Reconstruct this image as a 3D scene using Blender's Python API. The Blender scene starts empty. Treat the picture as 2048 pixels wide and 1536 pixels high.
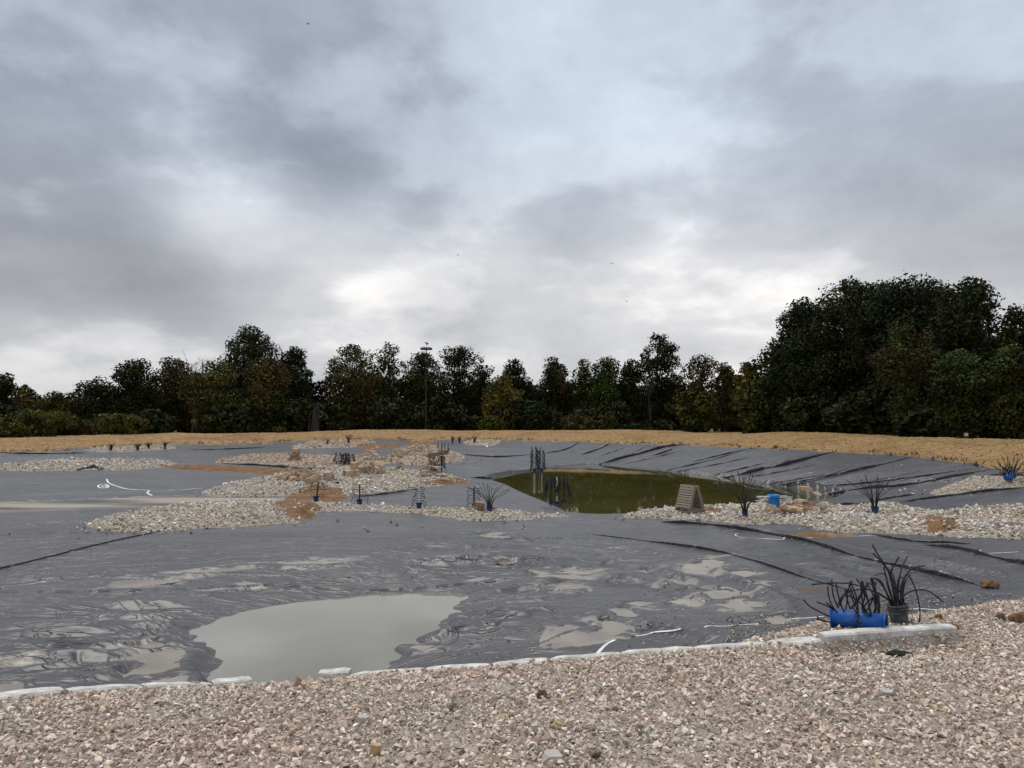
import bpy, bmesh, math, random
import numpy as np
from mathutils import Vector, Matrix, Euler

random.seed(7)
RNG = np.random.default_rng(7)
SC = bpy.context.scene
COL = SC.collection

# ------------------------------------------------------------------ camera
F, CX, CY, HY = 1462.0, 1024.0, 768.0, 845.0      # focal length and horizon, in pixels of the photograph
E = 3.5                                           # eye height above the level of the far pond
PITCH = math.atan((HY - CY) / F)
cam_d = bpy.data.cameras.new('camera')
cam_d.sensor_width = 36.0
cam_d.lens = 36.0 * F / 2048.0
cam_d.clip_start = 0.05
cam_d.clip_end = 3000
cam = bpy.data.objects.new('camera', cam_d)
COL.objects.link(cam)
cam.location = (0, 0, E)
cam.rotation_euler = (math.pi / 2 + PITCH, 0, 0)
SC.camera = cam
FWD = np.array([0, math.cos(PITCH), math.sin(PITCH)])
UPV = np.array([0, -math.sin(PITCH), math.cos(PITCH)])
EYE = np.array([0, 0, E])

def ray(px, py):
    return np.array([px - CX, 0, 0]) + UPV * (CY - py) + FWD * F

# ------------------------------------------------------------------ world
def build_world():
    w = bpy.data.worlds.new('World')
    SC.world = w
    w.use_nodes = True
    nt = w.node_tree
    N, L = nt.nodes, nt.links
    N.clear()
    def nd(t, **k):
        n = N.new(t)
        for a, b in k.items():
            setattr(n, a, b)
        return n
    def math_(op, a, b=None, clamp=False):
        n = nd('ShaderNodeMath', operation=op)
        n.use_clamp = clamp
        for i, v in enumerate((a, b)):
            if v is None: continue
            if isinstance(v, (int, float)): n.inputs[i].default_value = v
            else: L.new(v, n.inputs[i])
        return n.outputs[0]
    tc = nd('ShaderNodeTexCoord')
    sep = nd('ShaderNodeSeparateXYZ')
    L.new(tc.outputs['Generated'], sep.inputs[0])
    # the deck is seen edge-on near the horizon: clouds flatten there
    zc = math_('ADD', math_('MAXIMUM', sep.outputs[2], 0.0), 0.10)
    comb = nd('ShaderNodeCombineXYZ')
    L.new(sep.outputs[0], comb.inputs[0])
    L.new(sep.outputs[1], comb.inputs[1])
    L.new(math_('MULTIPLY', math_('POWER', zc, 0.62), 2.1), comb.inputs[2])
    def noise(scale, detail, rough, dist, off=(0, 0, 0)):
        mp = nd('ShaderNodeMapping')
        mp.inputs['Location'].default_value = off
        L.new(comb.outputs[0], mp.inputs[0])
        n = nd('ShaderNodeTexNoise')
        n.inputs['Scale'].default_value = scale
        n.inputs['Detail'].default_value = detail
        n.inputs['Roughness'].default_value = rough
        n.inputs['Distortion'].default_value = dist
        L.new(mp.outputs[0], n.inputs['Vector'])
        return n.outputs['Fac']
    n1 = noise(3.0, 10, 0.54, 0.0, SKY['off1'])
    n2 = noise(1.3, 5, 0.5, 0.0, SKY['off2'])
    n3 = noise(7.5, 8, 0.58, 0.12, (5.3, 1.7, 0))
    def sstep(x, a, b):
        m = nd('ShaderNodeMapRange', interpolation_type='SMOOTHSTEP')
        m.inputs[1].default_value = a; m.inputs[2].default_value = b
        L.new(x, m.inputs[0]); return m.outputs[0]
    v = math_('MULTIPLY', math_('SUBTRACT', n1, 0.5), SKY['a1'])
    v = math_('ADD', v, math_('MULTIPLY', math_('SUBTRACT', n2, 0.5), SKY['a2']))
    v = math_('ADD', v, math_('MULTIPLY', math_('SUBTRACT', n3, 0.5), SKY['a3']))
    # edges of the cloud bases
    v = math_('ADD', v, math_('MULTIPLY', math_('SUBTRACT', sstep(n1, 0.455, 0.565), 0.5), SKY['edge']))
    v = math_('ADD', v, SKY['base'])
    # thicker and thinner parts of the cloud deck, each a soft lump around a direction
    for px, py, s, amp in SKY['lumps']:
        d = ray(px, py); d = d / np.linalg.norm(d)
        dist = nd('ShaderNodeVectorMath', operation='DISTANCE')
        L.new(tc.outputs['Generated'], dist.inputs[0])
        dist.inputs[1].default_value = tuple(d)
        q = math_('DIVIDE', dist.outputs['Value'], s / F)
        g = math_('POWER', 2.718, math_('MULTIPLY', math_('MULTIPLY', q, q), -1.0))
        v = math_('ADD', v, math_('MULTIPLY', g, amp))
    def cramp(stops):
        ramp = nd('ShaderNodeValToRGB')
        els = ramp.color_ramp.elements
        els[0].position, els[0].color = stops[0][0], (*stops[0][1], 1)
        els[1].position, els[1].color = stops[-1][0], (*stops[-1][1], 1)
        for p, c in stops[1:-1]:
            e = els.new(p); e.color = (*c, 1)
        L.new(v, ramp.inputs[0]); return ramp.outputs[0]
    mixc = nd('ShaderNodeMix', data_type='RGBA')
    L.new(sstep(sep.outputs[2], 0.16, 0.40), mixc.inputs[0])
    L.new(cramp(SKY['low']), mixc.inputs[6]); L.new(cramp(SKY['high']), mixc.inputs[7])
    ramp = mixc
    sky = nd('ShaderNodeTexSky', sky_type='NISHITA')
    sky.sun_disc = False
    sky.sun_elevation = math.radians(SUN_EL)
    sky.sun_rotation = math.radians(SUN_AZ)
    bg1 = nd('ShaderNodeBackground')
    bg1.inputs[1].default_value = 0.06
    L.new(sky.outputs[0], bg1.inputs[0])
    bg2 = nd('ShaderNodeBackground')
    bg2.inputs[1].default_value = SKY['strength']
    L.new(mixc.outputs[2], bg2.inputs[0])
    mix = nd('ShaderNodeMixShader')
    mix.inputs[0].default_value = 0.93              # cloud cover
    L.new(bg1.outputs[0], mix.inputs[1]); L.new(bg2.outputs[0], mix.inputs[2])
    out = nd('ShaderNodeOutputWorld')
    L.new(mix.outputs[0], out.inputs[0])

SUN_EL, SUN_AZ = 70.0, -45.0       # the veiled sun stands ahead, a little to the left (rotation 0 = +Y)
SKY = dict(
    off1=(0.9, 0.3, 0.0), off2=(2.0, 5.0, 0.0), a1=0.50, a2=0.30, a3=0.42, edge=0.16, base=0.52, strength=0.92,
    lumps=[(1130, 200, 300, 0.05), (620, 60, 500, -0.05), (490, 425, 100, 0.46), (690, 510, 130, 0.26), (350, 400, 80, 0.18),
           (950, 570, 220, 0.20), (1350, 340, 240, 0.12), (1200, 660, 240, 0.16), (640, 670, 130, 0.14), (1560, 560, 130, 0.16), (1000, 480, 90, 0.10),
           (100, 700, 220, 0.16), (1750, 620, 220, 0.06), (40, 190, 280, -0.13), (80, 500, 180, -0.20), (220, 220, 220, 0.07),
           (590, 320, 150, -0.20), (830, 390, 140, -0.16), (1120, 470, 130, -0.16), (1800, 300, 380, 0.02), (1480, 480, 150, -0.06),
           (330, 560, 110, -0.18), (900, 640, 80, -0.10), (420, 60, 200, -0.04), (1500, 700, 300, 0.10), (1350, 520, 130, 0.08)],
    low=[(0.0, (0.20, 0.205, 0.225)), (0.28, (0.31, 0.315, 0.335)), (0.5, (0.43, 0.435, 0.455)), (0.74, (0.62, 0.615, 0.62)), (1.0, (0.90, 0.87, 0.84))],
    high=[(0.0, (0.175, 0.20, 0.245)), (0.28, (0.265, 0.30, 0.36)), (0.5, (0.375, 0.42, 0.49)), (0.74, (0.51, 0.57, 0.655)), (1.0, (0.69, 0.765, 0.855))])
build_world()

# ------------------------------------------------------------------ sun and exposure
sun_d = bpy.data.lights.new('sun', 'SUN')
sun_d.energy = 1.5
sun_d.angle = math.radians(38)
sun_d.color = (1.0, 0.95, 0.88)
sun = bpy.data.objects.new('sun', sun_d)
COL.objects.link(sun)
_az = math.radians(SUN_AZ)
_sv = Vector((math.sin(_az) * math.cos(math.radians(SUN_EL)), math.cos(_az) * math.cos(math.radians(SUN_EL)), math.sin(math.radians(SUN_EL))))
sun.rotation_euler = _sv.to_track_quat('Z', 'Y').to_euler()
sun.location = (-10, 30, 60)
SC.view_settings.view_transform = 'Standard'
SC.view_settings.look = 'None'
SC.view_settings.exposure = 0.5
SC.view_settings.gamma = 1.0
SC.view_settings.use_curve_mapping = False
SC.render.engine = 'CYCLES'
SC.cycles.max_bounces = 5
SC.cycles.diffuse_bounces = 2
SC.cycles.glossy_bounces = 3
SC.cycles.use_denoising = True

# ------------------------------------------------------------------ helpers: objects
def tag(o, label=None, cat=None, group=None, kind=None):
    if label: o['label'] = label
    if cat: o['category'] = cat
    if group: o['group'] = group
    if kind: o['kind'] = kind
    return o

def empty(name, loc, label, cat, group=None, rz=0.0):
    o = bpy.data.objects.new(name, None)
    o.empty_display_size = 0.2
    o.location = loc
    o.rotation_euler = (0, 0, rz)
    COL.objects.link(o)
    return tag(o, label, cat, group)

def link_mesh(name, me, mat, parent=None):
    o = bpy.data.objects.new(name, me)
    COL.objects.link(o)
    if mat and not me.materials: me.materials.append(mat)
    if parent: o.parent = parent
    return o

def obj(name, verts, faces, mat, parent=None, smooth=False):
    me = bpy.data.meshes.new(name)
    me.from_pydata([tuple(v) for v in verts], [], [tuple(f) for f in faces])
    if smooth: me.polygons.foreach_set('use_smooth', [True] * len(me.polygons))
    me.update()
    return link_mesh(name, me, mat, parent)

def np_mesh(name, V, FA, tint=None, smooth=False):
    """mesh from numpy arrays; FA is (n,3) or (n,4); tint (n,3) is a colour per face"""
    me = bpy.data.meshes.new(name)
    n, k = FA.shape
    me.vertices.add(len(V)); me.loops.add(n * k); me.polygons.add(n)
    me.vertices.foreach_set('co', np.ascontiguousarray(V, np.float32).ravel())
    me.loops.foreach_set('vertex_index', np.ascontiguousarray(FA, np.int32).ravel())
    me.polygons.foreach_set('loop_start', np.arange(0, n * k, k, dtype=np.int32))
    me.polygons.foreach_set('loop_total', np.full(n, k, np.int32))
    me.polygons.foreach_set('use_smooth', np.full(n, smooth, bool))
    me.update(calc_edges=True)
    if tint is not None:
        at = me.attributes.new('tint', 'FLOAT_COLOR', 'FACE')
        c = np.ones((n, 4), np.float32); c[:, :3] = tint
        at.data.foreach_set('color', c.ravel())
    return me

class MB:
    """collects simple shapes for one mesh"""
    def __init__(s): s.v, s.f = [], []
    def add(s, V, Fc):
        b = len(s.v)
        s.v += [tuple(v) for v in V]; s.f += [tuple(i + b for i in f) for f in Fc]
        return s
    def tube(s, pts, r, n=6, r2=None, cap=True):
        P = [Vector(p) for p in pts]
        m = len(P)
        r2 = r if r2 is None else r2
        T = [(P[min(i + 1, m - 1)] - P[max(i - 1, 0)]).normalized() for i in range(m)]
        a = Vector((0, 0, 1)) if abs(T[0].z) < 0.9 else Vector((1, 0, 0))
        u = T[0].cross(a).normalized()
        V = []
        for i in range(m):
            u = (u - T[i] * u.dot(T[i])).normalized()
            w = T[i].cross(u)
            rr = r + (r2 - r) * i / max(1, m - 1)
            for k in range(n):
                t = 2 * math.pi * k / n
                V.append(P[i] + (u * math.cos(t) + w * math.sin(t)) * rr)
        Fc = [(i * n + k, i * n + (k + 1) % n, (i + 1) * n + (k + 1) % n, (i + 1) * n + k) for i in range(m - 1) for k in range(n)]
        if cap: Fc += [tuple(range(n - 1, -1, -1)), tuple((m - 1) * n + k for k in range(n))]
        return s.add(V, Fc)
    def lathe(s, prof, n=20, closed=False):
        V = [(r * math.cos(2 * math.pi * k / n), r * math.sin(2 * math.pi * k / n), z) for r, z in prof for k in range(n)]
        m = len(prof)
        Fc = [(i * n + k, i * n + (k + 1) % n, (i + 1) * n + (k + 1) % n, (i + 1) * n + k) for i in range(m - 1) for k in range(n)]
        return s.add(V, Fc)
    def box(s, c, d, rot=None, jit=0.0):
        V = []
        for x, y, z in ((-1, -1, -1), (1, -1, -1), (1, 1, -1), (-1, 1, -1), (-1, -1, 1), (1, -1, 1), (1, 1, 1), (-1, 1, 1)):
            p = Vector((x * d[0] / 2, y * d[1] / 2, z * d[2] / 2)) + Vector([random.uniform(-jit, jit) for _ in range(3)])
            if rot is not None: p = rot @ p
            V.append(p + Vector(c))
        return s.add(V, [(0, 3, 2, 1), (4, 5, 6, 7), (0, 1, 5, 4), (1, 2, 6, 5), (2, 3, 7, 6), (3, 0, 4, 7)])
    def build(s, name, mat, parent=None, smooth=False):
        return obj(name, s.v, s.f, mat, parent, smooth)

def spline(pts, n=5):
    """Catmull-Rom through the points"""
    P = [np.array(p, float) for p in pts]
    if len(P) < 3: 
        return [P[0] + (P[-1] - P[0]) * t for t in np.linspace(0, 1, n + 1)]
    Q = [2 * P[0] - P[1]] + P + [2 * P[-1] - P[-2]]
    out = []
    for i in range(1, len(Q) - 2):
        for t in np.linspace(0, 1, n, endpoint=False):
            a, b, c, d = Q[i - 1], Q[i], Q[i + 1], Q[i + 2]
            out.append(0.5 * (2 * b + (c - a) * t + (2 * a - 5 * b + 4 * c - d) * t * t + (3 * b - a - 3 * c + d) * t ** 3))
    out.append(P[-1])
    return out

# ------------------------------------------------------------------ helpers: materials
def mat_new(name):
    m = bpy.data.materials.new(name)
    m.use_nodes = True
    nt = m.node_tree
    return m, nt, nt.nodes, nt.links, nt.nodes['Principled BSDF']

def simple(name, c1, c2=None, scale=6.0, rough=0.8, bump=0.0, bscale=30.0, spec=0.4, detail=5, stretch=None, bdist=0.02):
    m, nt, N, L, b = mat_new(name)
    b.inputs['Roughness'].default_value = rough
    b.inputs['Specular IOR Level'].default_value = spec
    tc = N.new('ShaderNodeTexCoord')
    vec = tc.outputs['Object']
    if stretch:
        mp = N.new('ShaderNodeMapping'); mp.inputs['Scale'].default_value = stretch
        L.new(vec, mp.inputs[0]); vec = mp.outputs[0]
    if c2 is None:
        b.inputs['Base Color'].default_value = (*c1, 1)
    else:
        n = N.new('ShaderNodeTexNoise'); n.inputs['Scale'].default_value = scale; n.inputs['Detail'].default_value = detail
        n.inputs['Roughness'].default_value = 0.6
        L.new(vec, n.inputs['Vector'])
        r = N.new('ShaderNodeValToRGB')
        r.color_ramp.elements[0].position = 0.34; r.color_ramp.elements[0].color = (*c1, 1)
        r.color_ramp.elements[1].position = 0.66; r.color_ramp.elements[1].color = (*c2, 1)
        L.new(n.outputs['Fac'], r.inputs[0]); L.new(r.outputs[0], b.inputs['Base Color'])
    if bump:
        n2 = N.new('ShaderNodeTexNoise'); n2.inputs['Scale'].default_value = bscale; n2.inputs['Detail'].default_value = 6
        L.new(vec, n2.inputs['Vector'])
        bp = N.new('ShaderNodeBump'); bp.inputs['Strength'].default_value = bump; bp.inputs['Distance'].default_value = bdist
        L.new(n2.outputs['Fac'], bp.inputs['Height']); L.new(bp.outputs[0], b.inputs['Normal'])
    return m

def tinted(name, rough=0.85, spec=0.3, nscale=40.0, trans=0.0, lo=0.75, hi=1.2):
    """colour per face from the attribute 'tint', broken up by a fine grain"""
    m, nt, N, L, b = mat_new(name)
    b.inputs['Roughness'].default_value = rough
    b.inputs['Specular IOR Level'].default_value = spec
    at = N.new('ShaderNodeAttribute'); at.attribute_name = 'tint'
    tc = N.new('ShaderNodeTexCoord')
    n = N.new('ShaderNodeTexNoise'); n.inputs['Scale'].default_value = nscale; n.inputs['Detail'].default_value = 3
    L.new(tc.outputs['Object'], n.inputs['Vector'])
    mr = N.new('ShaderNodeMapRange'); mr.inputs[1].default_value = 0.3; mr.inputs[2].default_value = 0.7
    mr.inputs[3].default_value = lo; mr.inputs[4].default_value = hi
    L.new(n.outputs['Fac'], mr.inputs[0])
    mx = N.new('ShaderNodeVectorMath'); mx.operation = 'SCALE'
    L.new(at.outputs['Color'], mx.inputs[0]); L.new(mr.outputs[0], mx.inputs['Scale'])
    L.new(mx.outputs[0], b.inputs['Base Color'])
    return m

def water_mat(name, c1, c2, rough, bump, bscale, nscale=0.6, spec=0.5, stretch=(1, 1, 1), ramp=(0.35, 0.65)):
    m, nt, N, L, b = mat_new(name)
    b.inputs['Roughness'].default_value = rough
    b.inputs['IOR'].default_value = 1.333
    b.inputs['Specular IOR Level'].default_value = spec
    tc = N.new('ShaderNodeTexCoord')
    mp = N.new('ShaderNodeMapping'); mp.inputs['Scale'].default_value = stretch
    L.new(tc.outputs['Object'], mp.inputs[0])
    n = N.new('ShaderNodeTexNoise'); n.inputs['Scale'].default_value = nscale; n.inputs['Detail'].default_value = 5
    L.new(mp.outputs[0], n.inputs['Vector'])
    r = N.new('ShaderNodeValToRGB')
    r.color_ramp.elements[0].position = ramp[0]; r.color_ramp.elements[0].color = (*c1, 1)
    r.color_ramp.elements[1].position = ramp[1]; r.color_ramp.elements[1].color = (*c2, 1)
    L.new(n.outputs['Fac'], r.inputs[0]); L.new(r.outputs[0], b.inputs['Base Color'])
    n2 = N.new('ShaderNodeTexNoise'); n2.inputs['Scale'].default_value = bscale; n2.inputs['Detail'].default_value = 3
    L.new(mp.outputs[0], n2.inputs['Vector'])
    bp = N.new('ShaderNodeBump'); bp.inputs['Strength'].default_value = bump; bp.inputs['Distance'].default_value = 0.02
    L.new(n2.outputs['Fac'], bp.inputs['Height']); L.new(bp.outputs[0], b.inputs['Normal'])
    return m

def liner_mat():
    m, nt, N, L, b = mat_new('liner_plastic')
    tc = N.new('ShaderNodeTexCoord')
    def noise(scale, detail=5, rough=0.55, stretch=(1, 1, 1), dist=0.0):
        mp = N.new('ShaderNodeMapping'); mp.inputs['Scale'].default_value = stretch
        L.new(tc.outputs['Object'], mp.inputs[0])
        n = N.new('ShaderNodeTexNoise'); n.inputs['Scale'].default_value = scale; n.inputs['Detail'].default_value = detail
        n.inputs['Roughness'].default_value = rough; n.inputs['Distortion'].default_value = dist
        L.new(mp.outputs[0], n.inputs['Vector'])
        return n.outputs['Fac']
    def ramp(fac, stops):
        r = N.new('ShaderNodeValToRGB')
        e = r.color_ramp.elements
        e[0].position, e[0].color = stops[0][0], (*stops[0][1], 1)
        e[1].position, e[1].color = stops[-1][0], (*stops[-1][1], 1)
        for p, c in stops[1:-1]:
            q = e.new(p); q.color = (*c, 1)
        L.new(fac, r.inputs[0]); return r.outputs[0]
    def mix(fac, a, c):
        x = N.new('ShaderNodeMix'); x.data_type = 'RGBA'
        L.new(fac, x.inputs[0])
        for i, q in ((6, a), (7, c)):
            if isinstance(q, tuple): x.inputs[i].default_value = (*q, 1)
            else: L.new(q, x.inputs[i])
        return x.outputs[2]
    base = ramp(noise(0.35, 6, 0.6, (0.7, 1.3, 1)), [(0.3, (0.040, 0.037, 0.040)), (0.55, (0.062, 0.058, 0.060)), (0.75, (0.10, 0.093, 0.089))])
    # silt film left by rain: thin elongated flecks
    at = N.new('ShaderNodeAttribute'); at.attribute_name = 'silt'
    f1 = noise(2.2, 6, 0.62, (0.45, 1.5, 1), 0.6)
    ad = N.new('ShaderNodeMath'); ad.operation = 'ADD'
    L.new(f1, ad.inputs[0]); L.new(at.outputs['Fac'], ad.inputs[1])
    mask = ramp(ad.outputs[0], [(0.575, (0, 0, 0)), (0.64, (0.9, 0.9, 0.9))])
    tone = ramp(noise(1.1, 3), [(0.35, (0.20, 0.185, 0.165)), (0.65, (0.34, 0.285, 0.225))])
    dust = ramp(noise(14, 4, 0.7), [(0.62, (0, 0, 0)), (0.80, (0.35, 0.35, 0.35))])
    c = mix(dust, base, (0.16, 0.145, 0.13))
    c = mix(mask, c, tone)
    L.new(c, b.inputs['Base Color'])
    rr = N.new('ShaderNodeMapRange'); rr.inputs[3].default_value = 0.30; rr.inputs[4].default_value = 0.47
    L.new(noise(1.3, 5), rr.inputs[0])
    L.new(rr.outputs[0], b.inputs['Roughness'])
    b.inputs['Specular IOR Level'].default_value = 0.68
    # small creases: the ridges of a stretched noise
    def ridged(f):
        a = N.new('ShaderNodeMath'); a.operation = 'SUBTRACT'; L.new(f, a.inputs[0]); a.inputs[1].default_value = 0.5
        c_ = N.new('ShaderNodeMath'); c_.operation = 'ABSOLUTE'; L.new(a.outputs[0], c_.inputs[0])
        return c_.outputs[0]
    def crease(f, wdt):
        m = N.new('ShaderNodeMapRange'); m.interpolation_type = 'SMOOTHERSTEP'
        m.inputs[1].default_value = 0.0; m.inputs[2].default_value = wdt; m.inputs[3].default_value = 1.0; m.inputs[4].default_value = 0.0
        L.new(ridged(f), m.inputs[0]); return m.outputs[0]
    h1 = crease(noise(1.1, 3, 0.5, (0.32, 1.2, 1), 0.8), 0.055); h2 = crease(noise(2.6, 3, 0.5, (0.45, 1.1, 1), 1.0), 0.06)
    h3 = noise(1.7, 5, 0.55, (0.35, 1.3, 1), 0.5)
    m1 = N.new('ShaderNodeMath'); m1.operation = 'MULTIPLY_ADD'; L.new(h3, m1.inputs[0]); m1.inputs[1].default_value = 1.6; L.new(h1, m1.inputs[2])
    m2 = N.new('ShaderNodeMath'); m2.operation = 'MULTIPLY_ADD'; L.new(h2, m2.inputs[0]); m2.inputs[1].default_value = 0.55; L.new(m1.outputs[0], m2.inputs[2])
    bp = N.new('ShaderNodeBump'); bp.inputs['Strength'].default_value = 0.6; bp.inputs['Distance'].default_value = 0.035
    L.new(m2.outputs[0], bp.inputs['Height']); L.new(bp.outputs[0], b.inputs['Normal'])
    return m

def scuffed(name, c1, c2):
    m = simple(name, c1, c2, 5, 0.45, 0.15, 40)
    nt = m.node_tree; N, L = nt.nodes, nt.links; b = N['Principled BSDF']
    src = b.inputs['Base Color'].links[0].from_socket
    tc = N.new('ShaderNodeTexCoord')
    def msk(scale, st, a, c, top):
        mp = N.new('ShaderNodeMapping'); mp.inputs['Scale'].default_value = st; L.new(tc.outputs['Object'], mp.inputs[0])
        n = N.new('ShaderNodeTexNoise'); n.inputs['Scale'].default_value = scale; n.inputs['Detail'].default_value = 7; n.inputs['Roughness'].default_value = 0.7
        L.new(mp.outputs[0], n.inputs['Vector'])
        r = N.new('ShaderNodeMapRange'); r.inputs[1].default_value = a; r.inputs[2].default_value = c; r.inputs[4].default_value = top
        L.new(n.outputs['Fac'], r.inputs[0]); return r.outputs[0]
    for f, c in ((msk(9, (1, 1, 1), .52, .75, .55), (0.20, 0.18, 0.16)), (msk(30, (1, 1, .12), .62, .68, .6), (0.16, 0.24, 0.42))):
        x = N.new('ShaderNodeMix'); x.data_type = 'RGBA'; L.new(f, x.inputs[0]); L.new(src, x.inputs[6]); x.inputs[7].default_value = (*c, 1); src = x.outputs[2]
    L.new(src, b.inputs['Base Color'])
    return m

M = dict(
    liner=liner_mat(),
    soil=simple('stony_soil', (0.22, 0.18, 0.145), (0.36, 0.305, 0.26), 9, 0.95, 0.6, 40),
    bed=simple('gravel_bed_soil', (0.24, 0.195, 0.15), (0.42, 0.36, 0.295), 7, 0.95, 0.6, 30),
    dirt=simple('orange_clay', (0.12, 0.060, 0.025), (0.27, 0.145, 0.065), 1.6, 0.95, 1.0, 7, bdist=0.12, detail=9),
    field=simple('field_grass', (0.05, 0.05, 0.02), (0.10, 0.08, 0.04), 0.5, 0.95),
    curb=simple('whitewashed_concrete', (0.40, 0.375, 0.335), (0.76, 0.74, 0.70), 7, 0.85, 0.5, 50, bdist=0.012, detail=9),
    paint=simple('white_marking_paint', (0.62, 0.62, 0.60), (0.85, 0.85, 0.83), 9, 0.7),
    seam=simple('black_weld_seam', (0.012, 0.012, 0.013), None, rough=0.5),
    blue=scuffed('blue_bucket_plastic', (0.005, 0.080, 0.36), (0.010, 0.125, 0.46)),
    darkblue=simple('dark_blue_plastic', (0.004, 0.018, 0.085), (0.008, 0.035, 0.15), 10, 0.5),
    skyblue=simple('light_blue_plastic', (0.008, 0.16, 0.48), (0.012, 0.24, 0.62), 8, 0.45),
    greybucket=simple('dusty_grey_plastic', (0.035, 0.037, 0.055), (0.13, 0.12, 0.12), 14, 0.7, 0.2, 40),
    tube=simple('black_tubing', (0.009, 0.009, 0.010), (0.022, 0.021, 0.021), 20, 0.42),
    palepipe=simple('pale_pipe', (0.55, 0.54, 0.51), (0.74, 0.73, 0.70), 9, 0.5),
    whiterod=simple('white_rod', (0.60, 0.58, 0.53), (0.78, 0.76, 0.71), 9, 0.5),
    darkpost=simple('dark_post', (0.016, 0.016, 0.018), (0.04, 0.04, 0.04), 15, 0.5),
    concrete=simple('concrete_fill', (0.22, 0.21, 0.20), (0.33, 0.32, 0.30), 20, 0.9, 0.4, 60),
    wood=simple('weathered_pallet_wood', (0.20, 0.165, 0.125), (0.37, 0.32, 0.26), 9, 0.85, 0.4, 40, stretch=(1, 6, 6)),
    deadwood=simple('brown_dead_wood', (0.10, 0.075, 0.055), (0.20, 0.16, 0.125), 8, 0.9, 0.4, 30),
    greywood=simple('grey_dead_wood', (0.055, 0.048, 0.040), (0.11, 0.095, 0.08), 8, 0.9, 0.4, 30),
    snagwood=simple('dark_dead_wood', (0.022, 0.018, 0.015), (0.06, 0.05, 0.042), 3, 0.95, 0.8, 12, stretch=(2, 2, 0.3)),
    bark=simple('bark', (0.022, 0.018, 0.013), (0.055, 0.046, 0.034), 5, 0.95, 0.6, 16, stretch=(1, 1, 0.25)),
    tanrock=simple('tan_sandstone', (0.27, 0.18, 0.105), (0.60, 0.455, 0.30), 2.2, 0.9, 0.5, 9, bdist=0.05, detail=7),
    pinkrock=simple('pinkish_sandstone', (0.29, 0.20, 0.14), (0.62, 0.49, 0.375), 2.2, 0.9, 0.5, 9, bdist=0.05, detail=7),
    brownrock=simple('brown_sandstone', (0.20, 0.135, 0.082), (0.40, 0.28, 0.18), 3.5, 0.9, 0.5, 9, bdist=0.05, detail=7),
    clod=simple('brown_clay_clod', (0.12, 0.060, 0.026), (0.25, 0.14, 0.07), 12, 0.95, 1.0, 40),
    yellowstone=simple('yellow_stone', (0.46, 0.32, 0.16), (0.55, 0.40, 0.22), 12, 0.8),
    palestone=simple('pale_stone', (0.42, 0.37, 0.32), (0.55, 0.51, 0.46), 9, 0.85, 0.4, 30),
    black=simple('black_rubber_and_shade', (0.008, 0.008, 0.008), (0.018, 0.016, 0.014), 30, 0.85, 0.8, 50),
    straw=simple('root_brown', (0.09, 0.055, 0.03), (0.16, 0.10, 0.055), 30, 0.9),
    leafy=simple('yellow_leaf', (0.55, 0.33, 0.05), (0.45, 0.24, 0.04), 20, 0.7),
    bird=simple('dark_feathers', (0.02, 0.02, 0.02), None, rough=0.8),
    white=simple('white_plastic', (0.7, 0.7, 0.69), None, rough=0.6),
    gravel=tinted('gravel_stone', 0.9, 0.25, 45),
    cobble=tinted('cobble_stone', 0.88, 0.25, 18),
    leaves=tinted('foliage', 0.75, 0.12, 0.9, lo=0.6, hi=1.35),
    pond=water_mat('murky_pond_water', (0.160, 0.149, 0.108), (0.225, 0.210, 0.155), 0.03, 0.03, 4.0, 0.3, 1.0, (0.6, 1.2, 1)),
    deep=water_mat('green_pond_water', (0.046, 0.048, 0.011), (0.074, 0.066, 0.020), 0.03, 0.012, 2.2, 0.25, 0.5, (0.35, 1.0, 1)),
    puddle=water_mat('silty_puddle', (0.19, 0.165, 0.135), (0.30, 0.25, 0.195), 0.22, 0.12, 9, 1.6),
    orangepuddle=water_mat('muddy_brown_puddle', (0.20, 0.10, 0.035), (0.26, 0.15, 0.06), 0.15, 0.1, 6, 1.0),
    brownpuddle=water_mat('brown_puddle', (0.075, 0.045, 0.02), (0.12, 0.075, 0.035), 0.25, 0.1, 6, 1.0),
    siltpool=water_mat('pale_silt_pool', (0.085, 0.075, 0.065), (0.40, 0.345, 0.27), 0.30, 0.1, 5, 0.34, 0.5, (0.28, 1.7, 1), (0.42, 0.58)),
)

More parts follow.
